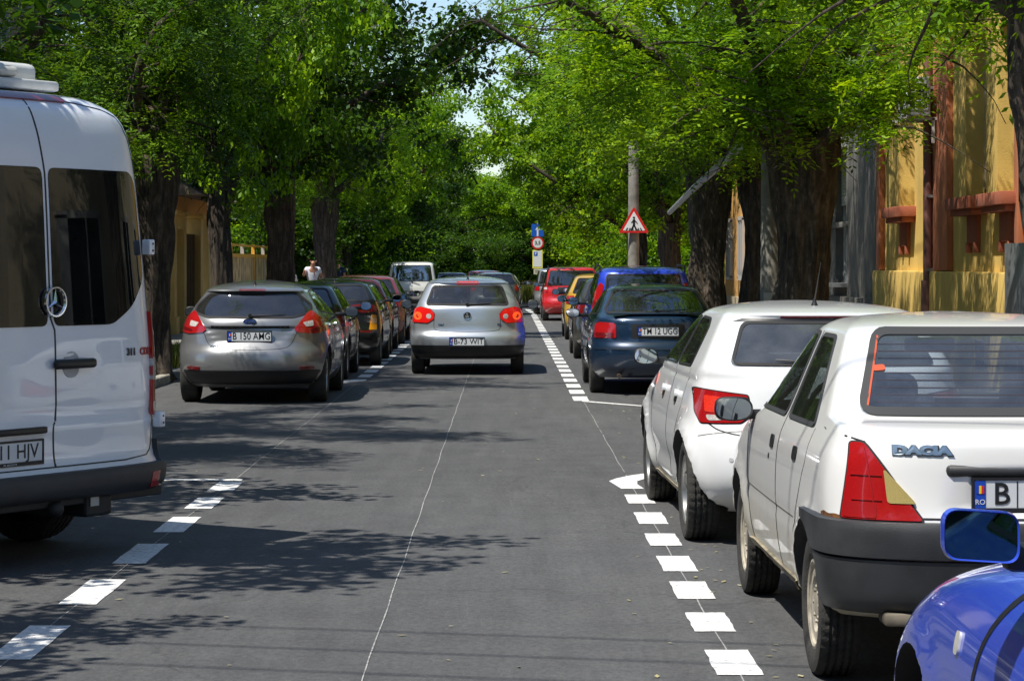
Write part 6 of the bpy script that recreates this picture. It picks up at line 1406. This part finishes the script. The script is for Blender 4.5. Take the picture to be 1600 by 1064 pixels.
# ---- people on the left pavement
def person(x, y, rz, shirt, trousers, skin, pose, label, hair=None):
    P = empty('person', (x, y, .115), rz); tag(P, label, 'person', None)
    J = {'pel': (0, 0, .95), 'wa': (0, .0, 1.10), 'ch': (0, -.02, 1.32), 'nk': (0, -.03, 1.50), 'hb': (0, -.06, 1.58), 'hd': (0, -.085, 1.68),
         'hl': (-.10, 0, .90), 'kl': (-.12, -.02, .50), 'al': (-.13, .02, .09), 'tl': (-.14, -.16, .04), 'hr': (.10, 0, .90), 'kr': (.13, -.04, .50), 'ar': (.15, .03, .09), 'tr': (.17, -.15, .04)}
    J.update(pose); E = [('pel', 'wa'), ('wa', 'ch'), ('ch', 'nk'), ('nk', 'hb'), ('hb', 'hd'), ('pel', 'hl'), ('hl', 'kl'), ('kl', 'al'), ('al', 'tl'), ('pel', 'hr'), ('hr', 'kr'), ('kr', 'ar'), ('ar', 'tr'), ('ch', 'sl'), ('sl', 'el'), ('el', 'wl'), ('wl', 'fl'), ('ch', 'sr'), ('sr', 'er'), ('er', 'wr'), ('wr', 'fr')]
    Rr = dict(pel=.14, wa=.135, ch=.15, nk=.06, hb=.075, hd=.085, hl=.095, kl=.065, al=.045, tl=.03, hr=.095, kr=.065, ar=.045, tr=.03, sl=.065, el=.045, wl=.03, fl=.03, sr=.065, er=.045, wr=.03, fr=.03)
    def skin_mesh(name, keys, rad, m, sub=1, k=1.):
        idx = {q: i for i, q in enumerate(keys)}; me = bpy.data.meshes.new(name); me.from_pydata([J[q] for q in keys], [(idx[a], idx[b]) for a, b in E if a in idx and b in idx], [])
        o = bpy.data.objects.new('tmp', me); COL.objects.link(o); md = o.modifiers.new('s', 'SKIN'); me.skin_vertices.new(name='') if not me.skin_vertices else None
        for q, i in idx.items(): sv = me.skin_vertices[0].data[i]; sv.radius = (rad[q]*k, rad[q]*k*(.72 if q in ('ch', 'wa', 'pel') else 1)); sv.use_root = i == 0
        s2 = o.modifiers.new('u', 'SUBSURF'); s2.levels = sub; bpy.context.view_layer.update()
        m2 = bpy.data.meshes.new_from_object(o.evaluated_get(bpy.context.evaluated_depsgraph_get())); bpy.data.objects.remove(o); m2.name = name; m2.materials.clear(); m2.materials.append(m); m2.shade_smooth()
        r = bpy.data.objects.new(name, m2); COL.objects.link(r); r.parent = P; return r
    skm = mat('skin', skin, .55)
    b = skin_mesh('body', ['pel', 'wa', 'ch', 'nk', 'hb', 'hd', 'hl', 'kl', 'al', 'tl', 'hr', 'kr', 'ar', 'tr', 'sl', 'el', 'wl', 'fl', 'sr', 'er', 'wr', 'fr'], Rr, skm)
    mid = {}
    J['sleeve_l'] = tuple((Vector(J['sl'])+Vector(J['el']))/2+Vector((0, 0, -.02))); J['sleeve_r'] = tuple((Vector(J['sr'])+Vector(J['er']))/2+Vector((0, 0, -.02)))
    E2 = [('pel', 'wa'), ('wa', 'ch'), ('ch', 'sl'), ('sl', 'sleeve_l'), ('ch', 'sr'), ('sr', 'sleeve_r')]; E[:] = E2+[('pel', 'hl'), ('hl', 'kl'), ('kl', 'al'), ('pel', 'hr'), ('hr', 'kr'), ('kr', 'ar')]
    skin_mesh('shirt', ['pel', 'wa', 'ch', 'sl', 'sleeve_l', 'sr', 'sleeve_r'], dict(Rr, sleeve_l=.065, sleeve_r=.065, pel=.155, wa=.16, ch=.165, sl=.085, sr=.085), mat('shirt %s' % label[:8], shirt, .85, noise_s=9, noise_a=.15))
    skin_mesh('trousers', ['pel', 'hl', 'kl', 'al', 'hr', 'kr', 'ar'], dict(Rr, hl=.105, hr=.105, kl=.08, kr=.08, al=.065, ar=.065, pel=.15), mat('trousers %s' % label[:8], trousers, .9))
    # face and hair
    hx, hy, hz = J['hd']; bm = bmesh.new()
    for sx in (-.03, .03): bmesh.ops.create_uvsphere(bm, u_segments=8, v_segments=6, radius=.010, matrix=Matrix.Translation((hx+sx, hy-.082, hz+.005)))
    bx(bm, (hx, hy-.078, hz-.05), (.045, .01, .010), .003); from_bm('face_features', bm, mat('face dark', (.05, .02, .015), .6), b)
    bm = bmesh.new(); bx(bm, (hx, hy-.092, hz-.018), (.022, .03, .035), .008)
    for sx in (-.088, .088): bx(bm, (hx+sx, hy+.005, hz-.01), (.018, .035, .05), .007)
    from_bm('nose_and_ears', bm, skm, b, True)
    if hair: bm = bmesh.new(); bmesh.ops.create_uvsphere(bm, u_segments=16, v_segments=10, radius=.1, matrix=Matrix.Translation((hx, hy+.018, hz+.02)) @ Matrix.Diagonal((.95, 1, 1.02, 1))); from_bm('hair', bm, mat('hair', hair, .7), b, True)
    return P
SK = (.42, .20, .13)
person(-5.80, 72.0, R_(20), (.66, .68, .74), (.06, .065, .08), SK, dict(hd=(.0, -.12, 1.66), hb=(0, -.08, 1.57), sl=(-.19, -.02, 1.42), el=(-.30, -.12, 1.22), wl=(-.33, -.30, 1.34), fl=(-.33, -.36, 1.40), sr=(.20, 0, 1.42), er=(.33, .08, 1.20), wr=(.30, -.06, 1.0), fr=(.28, -.12, .95)), 'balding man in a white shirt bending his head, standing beyond the grey brown hatchback')
person(-6.22, 71.2, R_(-60), (.66, .66, .68), (.1, .1, .12), SK, dict(pel=(0, 0, .88), wa=(0, -.05, 1.0), ch=(0, -.16, 1.16), nk=(0, -.26, 1.28), hb=(0, -.32, 1.33), hd=(0, -.37, 1.38), sl=(-.19, -.16, 1.22), el=(-.24, -.30, 1.0), wl=(-.18, -.42, .86), fl=(-.17, -.45, .80), sr=(.19, -.16, 1.22), er=(.24, -.3, 1.0), wr=(.18, -.42, .86), fr=(.17, -.45, .80)), 'stooping person in white, half hidden by the trunk beside the balding man', (.08, .05, .03))
person(-5.55, 79.5, R_(160), (.02, .035, .09), (.03, .03, .05), SK, dict(sl=(-.19, 0, 1.42), el=(-.24, -.02, 1.14), wl=(-.22, -.10, .9), fl=(-.22, -.12, .83), sr=(.19, 0, 1.42), er=(.24, -.02, 1.14), wr=(.22, -.10, .9), fr=(.22, -.12, .83)), 'person in dark blue standing among the trunks farther down the left pavement', (.03, .02, .015))
# ---- grass and weeds, fallen leaves
def grass(name, boxes, n, hmin, hmax, m, label, seed=3):
    rng = np.random.default_rng(seed); Vs = []
    for (x0, x1, y0, y1, z) in boxes:
        k = n; o = np.stack([rng.uniform(x0, x1, k), rng.uniform(y0, y1, k), np.full(k, z)], 1); a = rng.uniform(0, 6.28, k); h = rng.uniform(hmin, hmax, k); w = .012+.01*rng.random(k)
        s = np.stack([np.cos(a), np.sin(a), 0*a], 1)*w[:, None]; l = np.stack([rng.normal(0, .25, k)*h, rng.normal(0, .25, k)*h, h], 1); Vs.append(np.stack([o-s, o+s, o+l*.6+s*.7, o+l], 1))
    V = np.concatenate(Vs); Q_ = np.arange(len(V)*4).reshape(-1, 4); me = fast_mesh(name, V.reshape(-1, 3), Q_, np.repeat(rng.random(len(V)), 4)); o = mesh_obj(name, me, m); tag(o, label, 'grass', kind='stuff'); return o
GRM = leafmat('dry grass', [(.07, .11, .02), (.20, .22, .05), (.38, .34, .12)], .4)
grass('grass', [(.6, 3.0, 97.3, 100.5, .12), (1.0, 2.6, 98.5, 102, .12)], 5000, .25, .95, GRM, 'tall dry yellowish grass on the verge under the road signs')
grass('grass', [(-5.9, -4.95, y, y+4, .115) for y in range(31, 60, 5)], 900, .06, .28, GRM, 'weeds growing at the feet of the left row of trees', 4)
grass('grass', [(3.4, 4.3, y, y+4, .115) for y in range(24, 60, 6)], 900, .06, .28, GRM, 'weeds growing at the feet of the right row of trees', 5)
rng = np.random.default_rng(9); k = 900
o_ = np.stack([np.where(rng.random(k) < .6, rng.uniform(1.0, 3.1, k), rng.uniform(-4.7, 3.1, k)), 8+rng.random(k)**1.6*70, np.full(k, .007)], 1); a = rng.uniform(0, 6.28, k); r = rng.uniform(.012, .03, k)[:, None]
d1 = np.stack([np.cos(a), np.sin(a), rng.uniform(-.1, .2, k)], 1)*r; d2 = np.stack([-np.sin(a), np.cos(a), 0*a], 1)*r*.45
o = mesh_obj('fallen_leaves', fast_mesh('fallen_leaves', np.stack([o_-d1, o_+d2, o_+d1, o_-d2], 1).reshape(-1, 3), np.arange(k*4).reshape(-1, 4), np.repeat(rng.random(k), 4)), leafmat('fallen leaf', [(.30, .26, .12), (.42, .38, .20), (.5, .48, .32)], .1)); tag(o, 'scattered dry leaves and seeds on the asphalt', 'leaf litter', kind='stuff')
